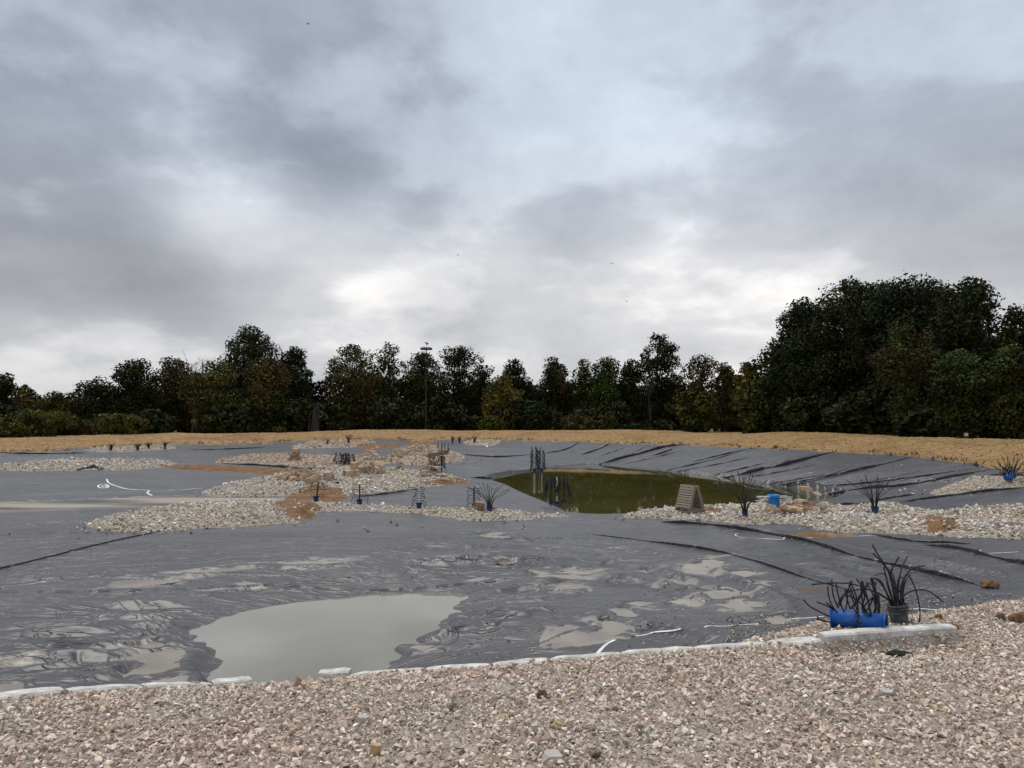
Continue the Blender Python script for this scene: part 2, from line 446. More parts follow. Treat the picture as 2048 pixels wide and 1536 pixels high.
def grass_mat():
    m, nt, N, L, b = mat_new('straw_covered_bank')
    b.inputs['Roughness'].default_value = 0.95
    b.inputs['Specular IOR Level'].default_value = 0.15
    tc = N.new('ShaderNodeTexCoord')
    def noise(scale, detail=6, rough=0.6, st=(1, 1, 1)):
        mp = N.new('ShaderNodeMapping'); mp.inputs['Scale'].default_value = st
        L.new(tc.outputs['Object'], mp.inputs[0])
        n = N.new('ShaderNodeTexNoise'); n.inputs['Scale'].default_value = scale; n.inputs['Detail'].default_value = detail
        n.inputs['Roughness'].default_value = rough
        L.new(mp.outputs[0], n.inputs['Vector']); return n.outputs['Fac']
    def ramp(f, st):
        r = N.new('ShaderNodeValToRGB'); e = r.color_ramp.elements
        e[0].position, e[0].color = st[0][0], (*st[0][1], 1)
        e[1].position, e[1].color = st[-1][0], (*st[-1][1], 1)
        for p, c in st[1:-1]:
            q = e.new(p); q.color = (*c, 1)
        L.new(f, r.inputs[0]); return r.outputs[0]
    def mix(f, a, c):
        x = N.new('ShaderNodeMix'); x.data_type = 'RGBA'
        L.new(f, x.inputs[0]); L.new(a, x.inputs[6])
        if isinstance(c, tuple): x.inputs[7].default_value = (*c, 1)
        else: L.new(c, x.inputs[7])
        return x.outputs[2]
    straw = ramp(noise(2.4, 8, 0.72), [(0.32, (0.18, 0.100, 0.042)), (0.50, (0.33, 0.205, 0.094)), (0.68, (0.47, 0.325, 0.17))])
    green = ramp(noise(0.22, 4), [(0.50, (0, 0, 0)), (0.68, (0.55, 0.55, 0.55))])
    at = N.new('ShaderNodeAttribute'); at.attribute_name = 'silt'
    gm = N.new('ShaderNodeMath'); gm.operation = 'MULTIPLY'
    L.new(green, gm.inputs[0]); L.new(at.outputs['Fac'], gm.inputs[1])
    c = mix(gm.outputs[0], straw, (0.20, 0.16, 0.045))
    bare = ramp(noise(0.28, 7, 0.68), [(0.50, (0, 0, 0)), (0.66, (0.85, 0.85, 0.85))])
    c = mix(bare, c, (0.21, 0.118, 0.055))
    L.new(c, b.inputs['Base Color'])
    bp = N.new('ShaderNodeBump'); bp.inputs['Strength'].default_value = 0.9; bp.inputs['Distance'].default_value = 0.15
    L.new(noise(3.0, 8, 0.75), bp.inputs['Height']); L.new(bp.outputs[0], b.inputs['Normal'])
    return m
M['berm'] = grass_mat()

M['pond'].node_tree.nodes['Principled BSDF'].inputs['IOR'].default_value = 1.5      # raised above plain water to strengthen the mirrored sky

# ------------------------------------------------------------------ noise
def perlin(x, y, seed=0):
    xi = np.floor(x).astype(np.int64); yi = np.floor(y).astype(np.int64)
    xf = x - xi; yf = y - yi
    def grad(ix, iy):
        h = (ix * 374761393 + iy * 668265263 + seed * 974711) & 0xffffffff
        h = ((h ^ (h >> 13)) * 1274126177) & 0xffffffff
        h = (h ^ (h >> 16)) & 1023
        a = h * (2 * math.pi / 1024)
        return np.cos(a), np.sin(a)
    u = xf * xf * xf * (xf * (xf * 6 - 15) + 10); v = yf * yf * yf * (yf * (yf * 6 - 15) + 10)
    def dot(ix, iy, dx, dy):
        gx, gy = grad(ix, iy); return gx * dx + gy * dy
    a = dot(xi, yi, xf, yf); b = dot(xi + 1, yi, xf - 1, yf)
    c = dot(xi, yi + 1, xf, yf - 1); d = dot(xi + 1, yi + 1, xf - 1, yf - 1)
    return ((a + (b - a) * u) + ((c + (d - c) * u) - (a + (b - a) * u)) * v) * 1.5

def fbm(x, y, seed=0, octv=4, rough=0.5):
    s, a, t = 0.0, 1.0, 0.0
    for i in range(octv):
        s = s + a * perlin(x * 2 ** i, y * 2 ** i, seed + i * 17); t += a; a *= rough
    return s / t

def smooth(a, b, x):
    t = np.clip((x - a) / (b - a), 0, 1); return t * t * (3 - 2 * t)

# ------------------------------------------------------------------ terrain: the lie of the land
# (picture column, picture row, depth below the eye) for spots whose depth was estimated
I3 = [(-300, 1536, 2.36), (500, 1536, 2.36), (1024, 1536, 2.36), (1500, 1536, 2.36), (2350, 1536, 2.36),
      (300, 1450, 2.5), (1024, 1430, 2.52), (1700, 1400, 2.52), (2300, 1380, 2.55),
      (-250, 1432, 2.62), (0, 1398, 2.65), (500, 1366, 2.66), (1024, 1335, 2.68), (1500, 1295, 2.70), (1770, 1275, 2.72), (2048, 1245, 2.75), (2300, 1215, 2.78),
      (-300, 1200, 3.08), (0, 1300, 3.16), (0, 1200, 3.10), (0, 1140, 3.05), (0, 1050, 3.05), (-300, 1050, 3.02), (200, 1180, 3.1), (60, 1345, 3.17), (250, 1345, 3.19), (150, 1312, 3.17), (280, 1290, 3.2), (60, 1368, 3.14), (330, 1340, 3.2),
      (300, 1100, 3.02), (550, 1122, 2.93), (720, 1118, 2.90), (950, 1120, 2.94), (300, 1055, 3.04), (640, 1060, 3.04), (900, 1060, 3.05),
      (300, 1035, 3.02), (640, 1015, 3.10), (1000, 1035, 3.08), (1200, 1033, 3.14), (1450, 1032, 3.06), (1800, 1040, 2.86), (2048, 1045, 2.78), (2300, 1045, 2.72),
      (2048, 1100, 2.82), (2300, 1110, 2.8), (1800, 1130, 2.92), (1500, 1150, 3.0), (1300, 1250, 3.08), (1600, 1220, 2.95), (1100, 1200, 3.14), (1100, 1120, 3.02),
      (1800, 1200, 2.86), (2048, 1190, 2.80), (2300, 1170, 2.80), (1300, 1090, 3.03),
      (0, 1015, 3.36), (-300, 1015, 3.36), (300, 1003, 3.38), (500, 1000, 3.38), (200, 970, 3.16), (200, 943, 2.86), (-250, 945, 2.8), (450, 952, 3.02), (0, 965, 3.1),
      (0, 930, 2.72), (200, 921, 2.7), (330, 926, 2.75), (-300, 930, 2.6),
      (838, 1000, 3.34), (1000, 985, 3.34), (838, 978, 3.28), (720, 1000, 3.32), (1000, 1015, 3.3),
      (500, 975, 3.2), (700, 962, 3.08), (850, 957, 3.12), (930, 965, 3.22), (620, 950, 3.02), (730, 942, 2.98), (870, 945, 3.05),
      (680, 930, 2.98), (500, 928, 2.86), (600, 918, 2.76), (760, 922, 2.8), (600, 901, 2.45), (690, 887, 2.1), (450, 905, 2.5), (200, 908, 2.42),
      (860, 908, 2.68), (950, 930, 3.0), (980, 945, 3.25), (1000, 900, 2.55), (1000, 915, 2.85), (900, 888, 2.2)]
# (picture column, distance ahead, depth) for the far banks and crests
D3 = [(1250, 66, 2.9), (1250, 76, 2.08), (1433, 50, 3.1), (1500, 56, 2.5),
      (-300, 50, 2.1), (0, 54, 2.2), (250, 64, 2.2), (500, 72, 2.2), (760, 78, 2.05), (1024, 82, 1.93), (1250, 77, 2.02), (1500, 62, 2.03), (1660, 51, 2.0), (1800, 43, 1.97), (1900, 36.5, 1.94), (1990, 30.5, 1.9), (2300, 26, 1.95),
      (-300, 58, 1.35), (0, 62, 1.36), (250, 71, 1.30), (500, 80, 1.15), (760, 86, 1.05), (1024, 91, 0.98), (1250, 86, 1.0), (1500, 72, 1.03), (1660, 61, 1.06), (1800, 53, 1.09), (1900, 47, 1.09), (2048, 43, 1.09), (2300, 37, 1.12),
      (-300, 63, 1.5), (0, 68, 1.52), (500, 86, 1.35), (1024, 97, 1.2), (1500, 78, 1.25), (1800, 59, 1.3), (2048, 49, 1.3), (2300, 43, 1.3),
      (-300, 80, 1.6), (0, 85, 1.6), (500, 105, 1.5), (1024, 110, 1.5), (1500, 100, 1.5), (2048, 75, 1.5), (2300, 60, 1.5), (2300, 110, 1.5), (-300, 110, 1.6),
      (1640, 38, 2.75), (1800, 33, 2.6), (1900, 27, 2.75), (2048, 24, 2.5), (2048, 28, 2.02), (1700, 29, 3.0), (2300, 22, 2.4),
      (500, 3, 2.1), (1500, 3, 2.1), (1024, 0.5, 1.8), (-3000, 3, 2.1), (5000, 3, 2.1)]
NEAR_LEVEL, FAR_LEVEL, SILT_LEVEL = 3.30, 3.50, 3.37     # depths of the three pools' surfaces
FARPOOL = [(1005, 957), (1040, 948), (1075, 944), (1130, 936), (1185, 930), (1300, 941), (1433, 957), (1550, 977), (1645, 993), (1600, 1003), (1500, 1015), (1400, 1018), (1300, 1022), (1185, 1025), (1140, 1006), (1100, 993), (1050, 973)]
NEARPOOL = [(368, 1272), (430, 1245), (500, 1222), (640, 1199), (780, 1186), (937, 1187), (900, 1222), (862, 1265), (800, 1310), (740, 1345), (690, 1362), (560, 1374), (420, 1384), (408, 1362), (442, 1325), (440, 1298), (400, 1285)]

def at_depth(px, py, d):
    r = ray(px, py); t = d / -r[2]
    return r * t + EYE

CP = [at_depth(*p) for p in I3]
CP += [np.array([(px - CX) / F * D, D, E - d]) for px, D, d in D3]
def mean_pt(poly, d): 
    return np.mean([at_depth(px, py, d) for px, py in poly], axis=0)
for poly, lv, deep in ((NEARPOOL, NEAR_LEVEL, 0.3), (FARPOOL, FAR_LEVEL, 0.6)):
    pts = [at_depth(px, py, lv) for px, py in poly]
    c = np.mean(pts, axis=0)
    CP += pts
    CP += [c - np.array([0, 0, deep])] + [c * 0.5 + p * 0.5 - np.array([0, 0, deep * 0.7]) for p in pts[::3]]
CP = np.array(CP)

class TPS:
    def __init__(s, P, Z, lam=0.002):
        s.sc = 20.0
        s.P = P / s.sc
        n = len(P)
        K = s.k(s.P[:, None, :] - s.P[None]) + lam * np.eye(n)
        A = np.zeros((n + 3, n + 3)); A[:n, :n] = K
        A[:n, n] = 1; A[:n, n + 1:] = s.P; A[n:, :n] = A[:n, n:].T
        w = np.linalg.solve(A, np.concatenate([Z, np.zeros(3)]))
        s.w, s.a = w[:n], w[n:]
    @staticmethod
    def k(d):
        r2 = (d ** 2).sum(-1) + 1e-12
        return 0.5 * r2 * np.log(r2)
    def __call__(s, X, Y):
        sh = X.shape; q = np.stack([X.ravel(), Y.ravel()], 1) / s.sc
        out = np.zeros(len(q))
        for i in range(0, len(q), 20000):
            b = q[i:i + 20000]
            out[i:i + 20000] = s.k(b[:, None] - s.P[None]) @ s.w + s.a[0] + b @ s.a[1:]
        return out.reshape(sh)
tps = TPS(CP[:, :2], CP[:, 2])

# one grid for the whole site, finer where it is near
U = np.concatenate([np.linspace(-1.3, -0.80, 26)[:-1], np.linspace(-0.80, 0.80, 760), np.linspace(0.80, 1.3, 26)[1:]])
R = np.concatenate([np.geomspace(2.6, 7, 24)[:-1], np.geomspace(7, 35, 350)[:-1], np.geomspace(35, 70, 160)[:-1], np.geomspace(70, 112, 36)])
NU, NR = len(U), len(R)
GX = R[:, None] * U[None, :]
GY = np.repeat(R[:, None], NU, 1)
_cu, _cr = U[::8], R[::4]                                # the smooth lie needs few samples
if _cu[-1] != U[-1]: _cu = np.append(_cu, U[-1])
if _cr[-1] != R[-1]: _cr = np.append(_cr, R[-1])
_cz = tps(_cr[:, None] * _cu[None], np.repeat(_cr[:, None], len(_cu), 1))
_t = np.array([np.interp(U, _cu, row) for row in _cz])
GZ = np.array([np.interp(R, _cr, _t[:, j]) for j in range(NU)]).T.copy()

def zt(x, y):
    """height of the ground at x, y (as built so far)"""
    x = np.asarray(x, float); y = np.asarray(y, float)
    u = np.clip(x / np.maximum(y, 0.1), U[0], U[-1] - 1e-9); d = np.clip(y, R[0], R[-1] - 1e-9)
    i = np.clip(np.searchsorted(R, d, 'right') - 1, 0, NR - 2); j = np.clip(np.searchsorted(U, u, 'right') - 1, 0, NU - 2)
    a = (d - R[i]) / (R[i + 1] - R[i]); b = (u - U[j]) / (U[j + 1] - U[j])
    return (GZ[i, j] * (1 - a) * (1 - b) + GZ[i + 1, j] * a * (1 - b) + GZ[i, j + 1] * (1 - a) * b + GZ[i + 1, j + 1] * a * b)

_DS = np.geomspace(3.0, 111, 2600)
def ground(px, py):
    """where the line of sight through a picture point first meets the ground"""
    r = ray(px, py)
    t = _DS / r[1]
    x, z = r[0] * t, E + r[2] * t
    g = z - zt(x, _DS)
    k = np.argmax(g < 0)
    if not (g < 0).any(): k = len(_DS) - 1
    if k > 0:
        f = g[k - 1] / (g[k - 1] - g[k] + 1e-12); d = _DS[k - 1] + (_DS[k] - _DS[k - 1]) * f
    else: d = _DS[0]
    x = r[0] * d / r[1]
    return np.array([x, d, float(zt(x, d))])

def sdist(poly, X, Y, reach=3.0):
    """signed distance (metres, positive inside) to a polygon on the ground"""
    P = np.asarray(poly)[:, :2]
    out = np.full(X.shape, -reach)
    bx = (X > P[:, 0].min() - reach) & (X < P[:, 0].max() + reach) & (Y > P[:, 1].min() - reach) & (Y < P[:, 1].max() + reach)
    x, y = X[bx], Y[bx]
    if not len(x): return out
    dm = np.full(x.shape, 1e9); ins = np.zeros(x.shape, bool)
    for a, b in zip(P, np.roll(P, -1, 0)):
        e = b - a; l2 = (e ** 2).sum() + 1e-12
        t = np.clip(((x - a[0]) * e[0] + (y - a[1]) * e[1]) / l2, 0, 1)
        dm = np.minimum(dm, (x - a[0] - t * e[0]) ** 2 + (y - a[1] - t * e[1]) ** 2)
        if a[1] != b[1]:
            c = ((a[1] > y) != (b[1] > y)) & (x < (b[0] - a[0]) * (y - a[1]) / (b[1] - a[1]) + a[0])
            ins ^= c
    d = np.sqrt(dm)
    out[bx] = np.maximum(np.where(ins, d, -d), -reach)
    return out

def to_ground(poly):
    return np.array([ground(px, py) for px, py in poly])

def zz(pts, sc, ox, oy):
    return [(x / sc + ox, y / sc + oy) for x, y in pts]
Z8 = lambda pts: zz(pts, 2.926, 0, 1050)
Z1 = lambda pts: zz(pts, 2.2756, 700, 1000)
Z7 = lambda pts: zz(pts, 4.197, 1560, 1060)

# outlines of what lies on the site, in picture points, carried to the ground below
CURB = [(-330, 1450), (0, 1402), (140, 1390), (280, 1380), (430, 1371), (565, 1362), (700, 1352), (850, 1342), (985, 1334), (1100, 1323), (1250, 1309), (1400, 1299), (1530, 1291), (1640, 1283), (1900, 1263), (2048, 1242), (2350, 1200)]
BERM = [(-330, 908), (0, 905), (100, 902), (170, 894), (300, 889), (380, 888), (500, 885), (530, 887), (560, 883), (640, 879), (760, 877), (815, 878), (835, 884), (862, 884), (872, 877), (1000, 879), (1100, 881), (1200, 884), (1300, 887), (1380, 890), (1500, 894), (1640, 901), (1700, 905), (1770, 908), (1825, 912), (1900, 920), (1950, 929), (1990, 936), (2048, 942), (2300, 960)]
ISLANDS = [
    ('strip', [(168, 1052), (230, 1031), (300, 1022), (345, 1014), (400, 1010), (480, 1007), (560, 1006), (700, 1014), (840, 1019), (960, 1024), (1060, 1030), (1140, 1033), (1060, 1039), (1000, 1042), (920, 1040), (880, 1033), (830, 1027), (700, 1022), (640, 1024), (600, 1045), (500, 1052), (400, 1056), (330, 1066), (270, 1068), (200, 1059)]),
    ('right_strip', [(1250, 1031), (1300, 1025), (1360, 1021), (1430, 1016), (1500, 1012), (1640, 1010), (1700, 1017), (1760, 1010), (1800, 1011), (1830, 1022), (1880, 1028), (1930, 1018), (2048, 1012), (2330, 1010), (2330, 1075), (2048, 1076), (1900, 1075), (1850, 1071), (1760, 1067), (1700, 1065), (1640, 1061), (1622, 1052), (1580, 1046), (1520, 1049), (1470, 1047), (1400, 1041), (1340, 1038), (1250, 1036)]),
    ('middle', [(402, 986), (430, 975), (480, 965), (540, 953), (600, 943), (700, 938), (760, 936), (850, 944), (900, 950), (940, 963), (920, 967), (870, 972), (840, 975), (790, 985), (740, 990), (690, 992), (560, 989), (500, 993), (430, 991), (405, 989)]),
    ('left', [(-330, 940), (0, 933), (60, 926), (140, 921), (200, 919), (320, 922), (352, 927), (320, 935), (250, 940), (150, 941), (0, 942), (-330, 950)]),
    ('back', [(425, 925), (480, 913), (560, 909), (640, 912), (690, 915), (770, 918), (780, 926), (700, 936), (660, 936), (560, 931), (450, 926)]),
    ('far', [(585, 893), (620, 884), (690, 881), (750, 883), (740, 890), (700, 895), (600, 897)]),
    ('rubble', [(780, 906), (820, 891), (870, 891), (900, 901), (928, 912), (918, 922), (890, 926), (850, 931), (810, 930), (780, 922)]),
    ('right_far', [(1860, 986), (1900, 970), (1960, 955), (2048, 949), (2300, 960), (2300, 985), (2048, 975), (1960, 985), (1880, 993)]),
    ('far_left', [(175, 900), (195, 895), (345, 890), (350, 897), (250, 903), (185, 904)]),
    ('far_mid', [(925, 884), (955, 880), (1000, 882), (985, 890), (940, 890)])]
APRON = [(1490, 1290), (1545, 1266), (1610, 1247), (1700, 1236), (1800, 1233), (1880, 1222), (1950, 1211), (2048, 1194), (2350, 1155), (2350, 1206), (2048, 1246), (1900, 1268), (1640, 1288)]
DIRTS = [[(320, 932), (400, 930), (520, 935), (620, 941), (640, 948), (600, 951), (540, 951), (480, 945), (350, 938)],
         [(560, 1001), (600, 985), (640, 976), (680, 984), (692, 994), (675, 1006), (620, 1010), (570, 1006)],
         [(545, 1014), (580, 1011), (640, 1014), (632, 1030), (600, 1046), (575, 1040)],
         [(715, 893), (740, 888), (800, 888), (780, 896), (730, 900)],
         [(1845, 1060), (1862, 1046), (1905, 1047), (1912, 1062), (1890, 1072), (1855, 1070)],
         [(812, 893), (820, 878), (872, 874), (862, 892)],
         [(1525, 1016), (1560, 1012), (1640, 1022), (1625, 1036), (1570, 1040)], [(1400, 1028), (1425, 1024), (1440, 1032), (1410, 1037)],
         [(830, 971), (860, 966), (900, 963), (940, 962), (930, 967), (870, 971)]]
PUDDLES = [('puddle', Z8(p)) for p in (
    [(640, 370), (720, 330), (850, 310), (1020, 310), (1000, 330), (880, 350), (700, 378)],
    [(1110, 287), (1200, 262), (1380, 247), (1500, 230), (1500, 247), (1400, 264), (1120, 296)],
    [(1640, 226), (1800, 206), (2048, 194), (2140, 190), (2048, 215), (1850, 235), (1680, 244)],
    [(1380, 337), (1430, 325), (1500, 338), (1508, 355), (1400, 352)],
    [(1150, 388), (1270, 366), (1330, 375), (1200, 394)],
    [(710, 890), (770, 810), (650, 797), (800, 747), (930, 740), (1080, 745), (1020, 800), (1000, 840), (900, 880), (770, 885)],
    [(820, 962), (920, 925), (1060, 905), (1110, 920), (1090, 945), (900, 967)],
    [(-60, 818), (-60, 795), (230, 758), (220, 776), (100, 803)],
    [(-60, 1010), (-60, 982), (110, 973), (150, 988), (60, 1004)],
    [(840, 462), (900, 450), (1020, 448), (1000, 464), (900, 470)],
    [(740, 720), (830, 702), (930, 695), (960, 720), (860, 732)])]
PUDDLES += [('puddle', Z1(p)) for p in (
    [(790, 322), (960, 322), (1000, 310), (1100, 320), (1150, 347), (1060, 372), (960, 377), (900, 352)],
    [(915, 402), (960, 382), (1060, 390), (1020, 417)],
    [(1480, 342), (1530, 300), (1640, 263), (1700, 280), (1650, 320), (1540, 352)],
    [(1420, 370), (1500, 360), (1570, 392), (1500, 402)],
    [(1600, 422), (1700, 400), (1790, 430), (1740, 457), (1640, 452)],
    [(1680, 480), (1780, 450), (1850, 495), (1780, 502)],
    [(1240, 472), (1320, 460), (1370, 466), (1310, 487)],
    [(1200, 502), (1250, 488), (1310, 522), (1230, 543)],
    [(890, 637), (920, 595), (1000, 588), (1030, 610), (960, 642)],
    [(910, 662), (1030, 624), (1180, 612), (1205, 627), (1100, 657), (950, 670)],
    [(1120, 600), (1180, 580), (1265, 590), (1260, 610), (1170, 612)],
    [(255, 688), (390, 665), (405, 674), (330, 695)],
    [(590, 158), (720, 166), (720, 176), (640, 172)],
    [(1820, 378), (1890, 370), (1910, 386), (1850, 398)],
    [(1300, 322), (1340, 313), (1352, 336), (1310, 338)],
    [(1890, 547), (1960, 530), (2000, 560), (1920, 568)],
    [(360, 270), (420, 262), (485, 270), (430, 276)],
    [(675, 282), (740, 270), (752, 290), (700, 299)],
    [(1700, 338), (1790, 318), (1850, 338), (1760, 358)],
    [(1470, 468), (1560, 452), (1640, 464), (1560, 484)])]
PUDDLES += [('orange', [(1566, 1068), (1640, 1064), (1720, 1064), (1700, 1072), (1620, 1078), (1575, 1076)]),
            ('brown', Z7([(180, 372), (215, 358), (290, 378), (260, 392), (200, 388)])), ('brown', Z7([(165, 505), (250, 488), (330, 487), (372, 505), (300, 526), (190, 530)]))]
SILTPOOL = [(-330, 1008), (0, 1004), (180, 999), (300, 993), (420, 993), (500, 994), (560, 991), (572, 1002), (500, 1006), (420, 1009), (330, 1014), (170, 1021), (0, 1030), (-330, 1040)]

G = {}
G['curb'] = to_ground(CURB)
G['front'] = np.concatenate([G['curb'], [[G['curb'][-1][0] + 8, 2, 0], [G['curb'][0][0] - 8, 2, 0]]])
_b = to_ground(BERM)
G['berm'] = np.concatenate([[[-150, _b[0][1], 0]], _b, [[150, _b[-1][1], 0], [150, 130, 0], [-150, 130, 0]]])
G['apron'] = to_ground(APRON)
G['isl'] = [(n, to_ground(p)) for n, p in ISLANDS]
G['dirt'] = [to_ground(p) for p in DIRTS]
G['pud'] = [(k, to_ground(p)) for k, p in PUDDLES]
G['near'] = np.array([at_depth(px, py, NEAR_LEVEL) for px, py in NEARPOOL])
G['farp'] = np.array([at_depth(px, py, FAR_LEVEL) for px, py in FARPOOL])
G['silt'] = np.array([at_depth(px, py, SILT_LEVEL) for px, py in SILTPOOL])

edge = fbm(GX * 0.9, GY * 0.9, 5, 4, 0.6)                 # makes every outline ragged
edge_p = fbm(GX * 1.3, GY * 2.1, 15, 5, 0.62)
edge_f = fbm(GX * 0.3, GY * 0.3, 6, 5, 0.65)
sd_front = sdist(G['front'], GX, GY)
sd_berm = sdist(G['berm'], GX, GY) + edge_f * 0.9
sd_apron = sdist(G['apron'], GX, GY) + edge * 0.25
sd_isl = [(n, sdist(p, GX, GY) + edge * 0.35) for n, p in G['isl']]
sd_dirt = np.max([sdist(p, GX, GY) for p in G['dirt']], axis=0) + edge * 0.35
sd_near = sdist(G['near'], GX, GY)
sd_far = sdist(G['farp'], GX, GY, 6)
sd_silt = sdist(G['silt'], GX, GY)

# mounds of the gravel beds
isl_all = np.max([s for n, s in sd_isl], axis=0)
GZ += 0.14 * smooth(-0.25, 0.9, isl_all) * (1 + 0.5 * edge)
GZ += 0.10 * smooth(-0.2, 0.8, sd_dirt) * (1 + edge)
GZ += 0.05 * smooth(0, 0.5, sd_apron)
GZ += smooth(0, 2, sd_berm) * fbm(GX * 0.35, GY * 0.35, 9, 5, 0.6) * 0.16

_c = G['curb']; _q = np.clip((GX / np.maximum(GY, .1) * F + CX - 1600) / 60, 0, 1) * np.clip((1960 - (GX / np.maximum(GY, .1) * F + CX)) / 60, 0, 1)
GZ -= 0.15 * _q * smooth(0.06, 0.22, sd_front) * (1 - smooth(0.4, 1.6, sd_front))
# creases
lin = (1 - smooth(-0.1, 0.1, sd_front)) * (1 - smooth(-0.2, 0.2, isl_all)) * (1 - smooth(-0.3, 0.0, sd_berm)) * (1 - smooth(-0.1, 0.2, sd_dirt)) * (1 - smooth(-0.1, 0.1, sd_apron))
ANCH = [  # picture point, direction of the folds (degrees), height, spacing across, length along, reach
    (120, 1290, 4, 0.012, 1.0, 4.0, 3.4), (200, 1130, -8, 0.030, 1.3, 3.0, 4.0), (700, 1165, 68, 0.022, 0.9, 1.8, 2.5), (560, 1195, 30, 0.02, 0.9, 1.8, 1.6),
    (1000, 1245, -12, 0.062, 0.75, 2.2, 2.4), (1300, 1180, 12, 0.034, 0.75, 2.0, 3.0), (1750, 1150, -47, 0.030, 0.9, 3.5, 4.0), (1000, 1075, -25, 0.034, 0.9, 2.2, 4.0), (600, 1060, 10, 0.024, 1.0, 2.8, 4.0),
    (900, 990, 4, 0.035, 0.75, 4.0, 6.0), (1500, 930, 45, 0.055, 0.95, 8.0, 9.0), (1150, 900, 60, 0.055, 1.2, 8.0, 10.0), (1830, 965, -30, 0.05, 0.7, 6.0, 7.0), (200, 970, 5, 0.018, 1.0, 5.0, 8.0), (400, 900, 10, 0.04, 1.4, 6.0, 12.0), (1100, 1010, 0, 0.03, 0.6, 3.0, 5.0)]
wsum = np.zeros_like(GX); acc = np.zeros_like(GX)
fadeA, fadeB, fadeC = (smooth(-0.25, 0.35, perlin(GX * 0.55, GY * 0.7, q)) for q in (201, 202, 203))
warp = fbm(GX * 0.35, GY * 0.35, 31, 3) * 0.8
for k, (px, py, ang, amp, lc, la, rr) in enumerate(ANCH):
    c = ground(px, py); a = math.radians(ang)
    w = np.exp(-((GX - c[0]) ** 2 + (GY - c[1]) ** 2) / (rr * rr)) + 1e-9 / ((GX - c[0]) ** 2 + (GY - c[1]) ** 2 + 1)
    al = GX * math.cos(a) + GY * math.sin(a); ac = -GX * math.sin(a) + GY * math.cos(a) + warp * (0.30 if k in (0, 1) else 0.7)
    n1 = perlin(al / (la * 1.5), ac / (lc * 1.15), 50 + k); n2 = perlin(al / la * 1.3 + 9, ac / lc * 1.9, 90 + k)
    n3 = perlin(al / (la * 0.6) + 3, ac / (lc * 0.8) + 5, 130 + k); ca, sa = math.cos(0.5), math.sin(0.5)
    n4 = perlin((al * ca + ac * sa) / la, (ac * ca - al * sa) / (lc * 1.3), 170 + k)
    fine = (0.05, 0.15, 0.3, 0.25, 0.25, 0.3, 0.25, 0.35, 0.25, 0.6, 0.6, 0.6, 0.6, 0.4, 0.4, 0.6)[k]; lng = 2.6 if k == 0 else 1.4
    n1 = perlin(al / (la * 1.5 * lng), ac / (lc * 1.15), 50 + k); n2 = perlin(al / (la * 1.5 * lng) + 9, ac / lc * 1.5, 90 + k)
    acc += w * amp * ((1.5 if k == 0 else 1.1) * (0.62 - np.abs(n1) * 2.0) + 1.5 * np.exp(-np.abs(n2) / 0.12) * fadeA + fine * np.exp(-np.abs(n3) / 0.12) * fadeB + fine * np.exp(-np.abs(n4) / 0.10) * fadeC - 0.5); wsum += w
DW = 0.45 * acc / wsum + 0.008 * fbm(GX * 1.6, GY * 1.6, 77, 3)

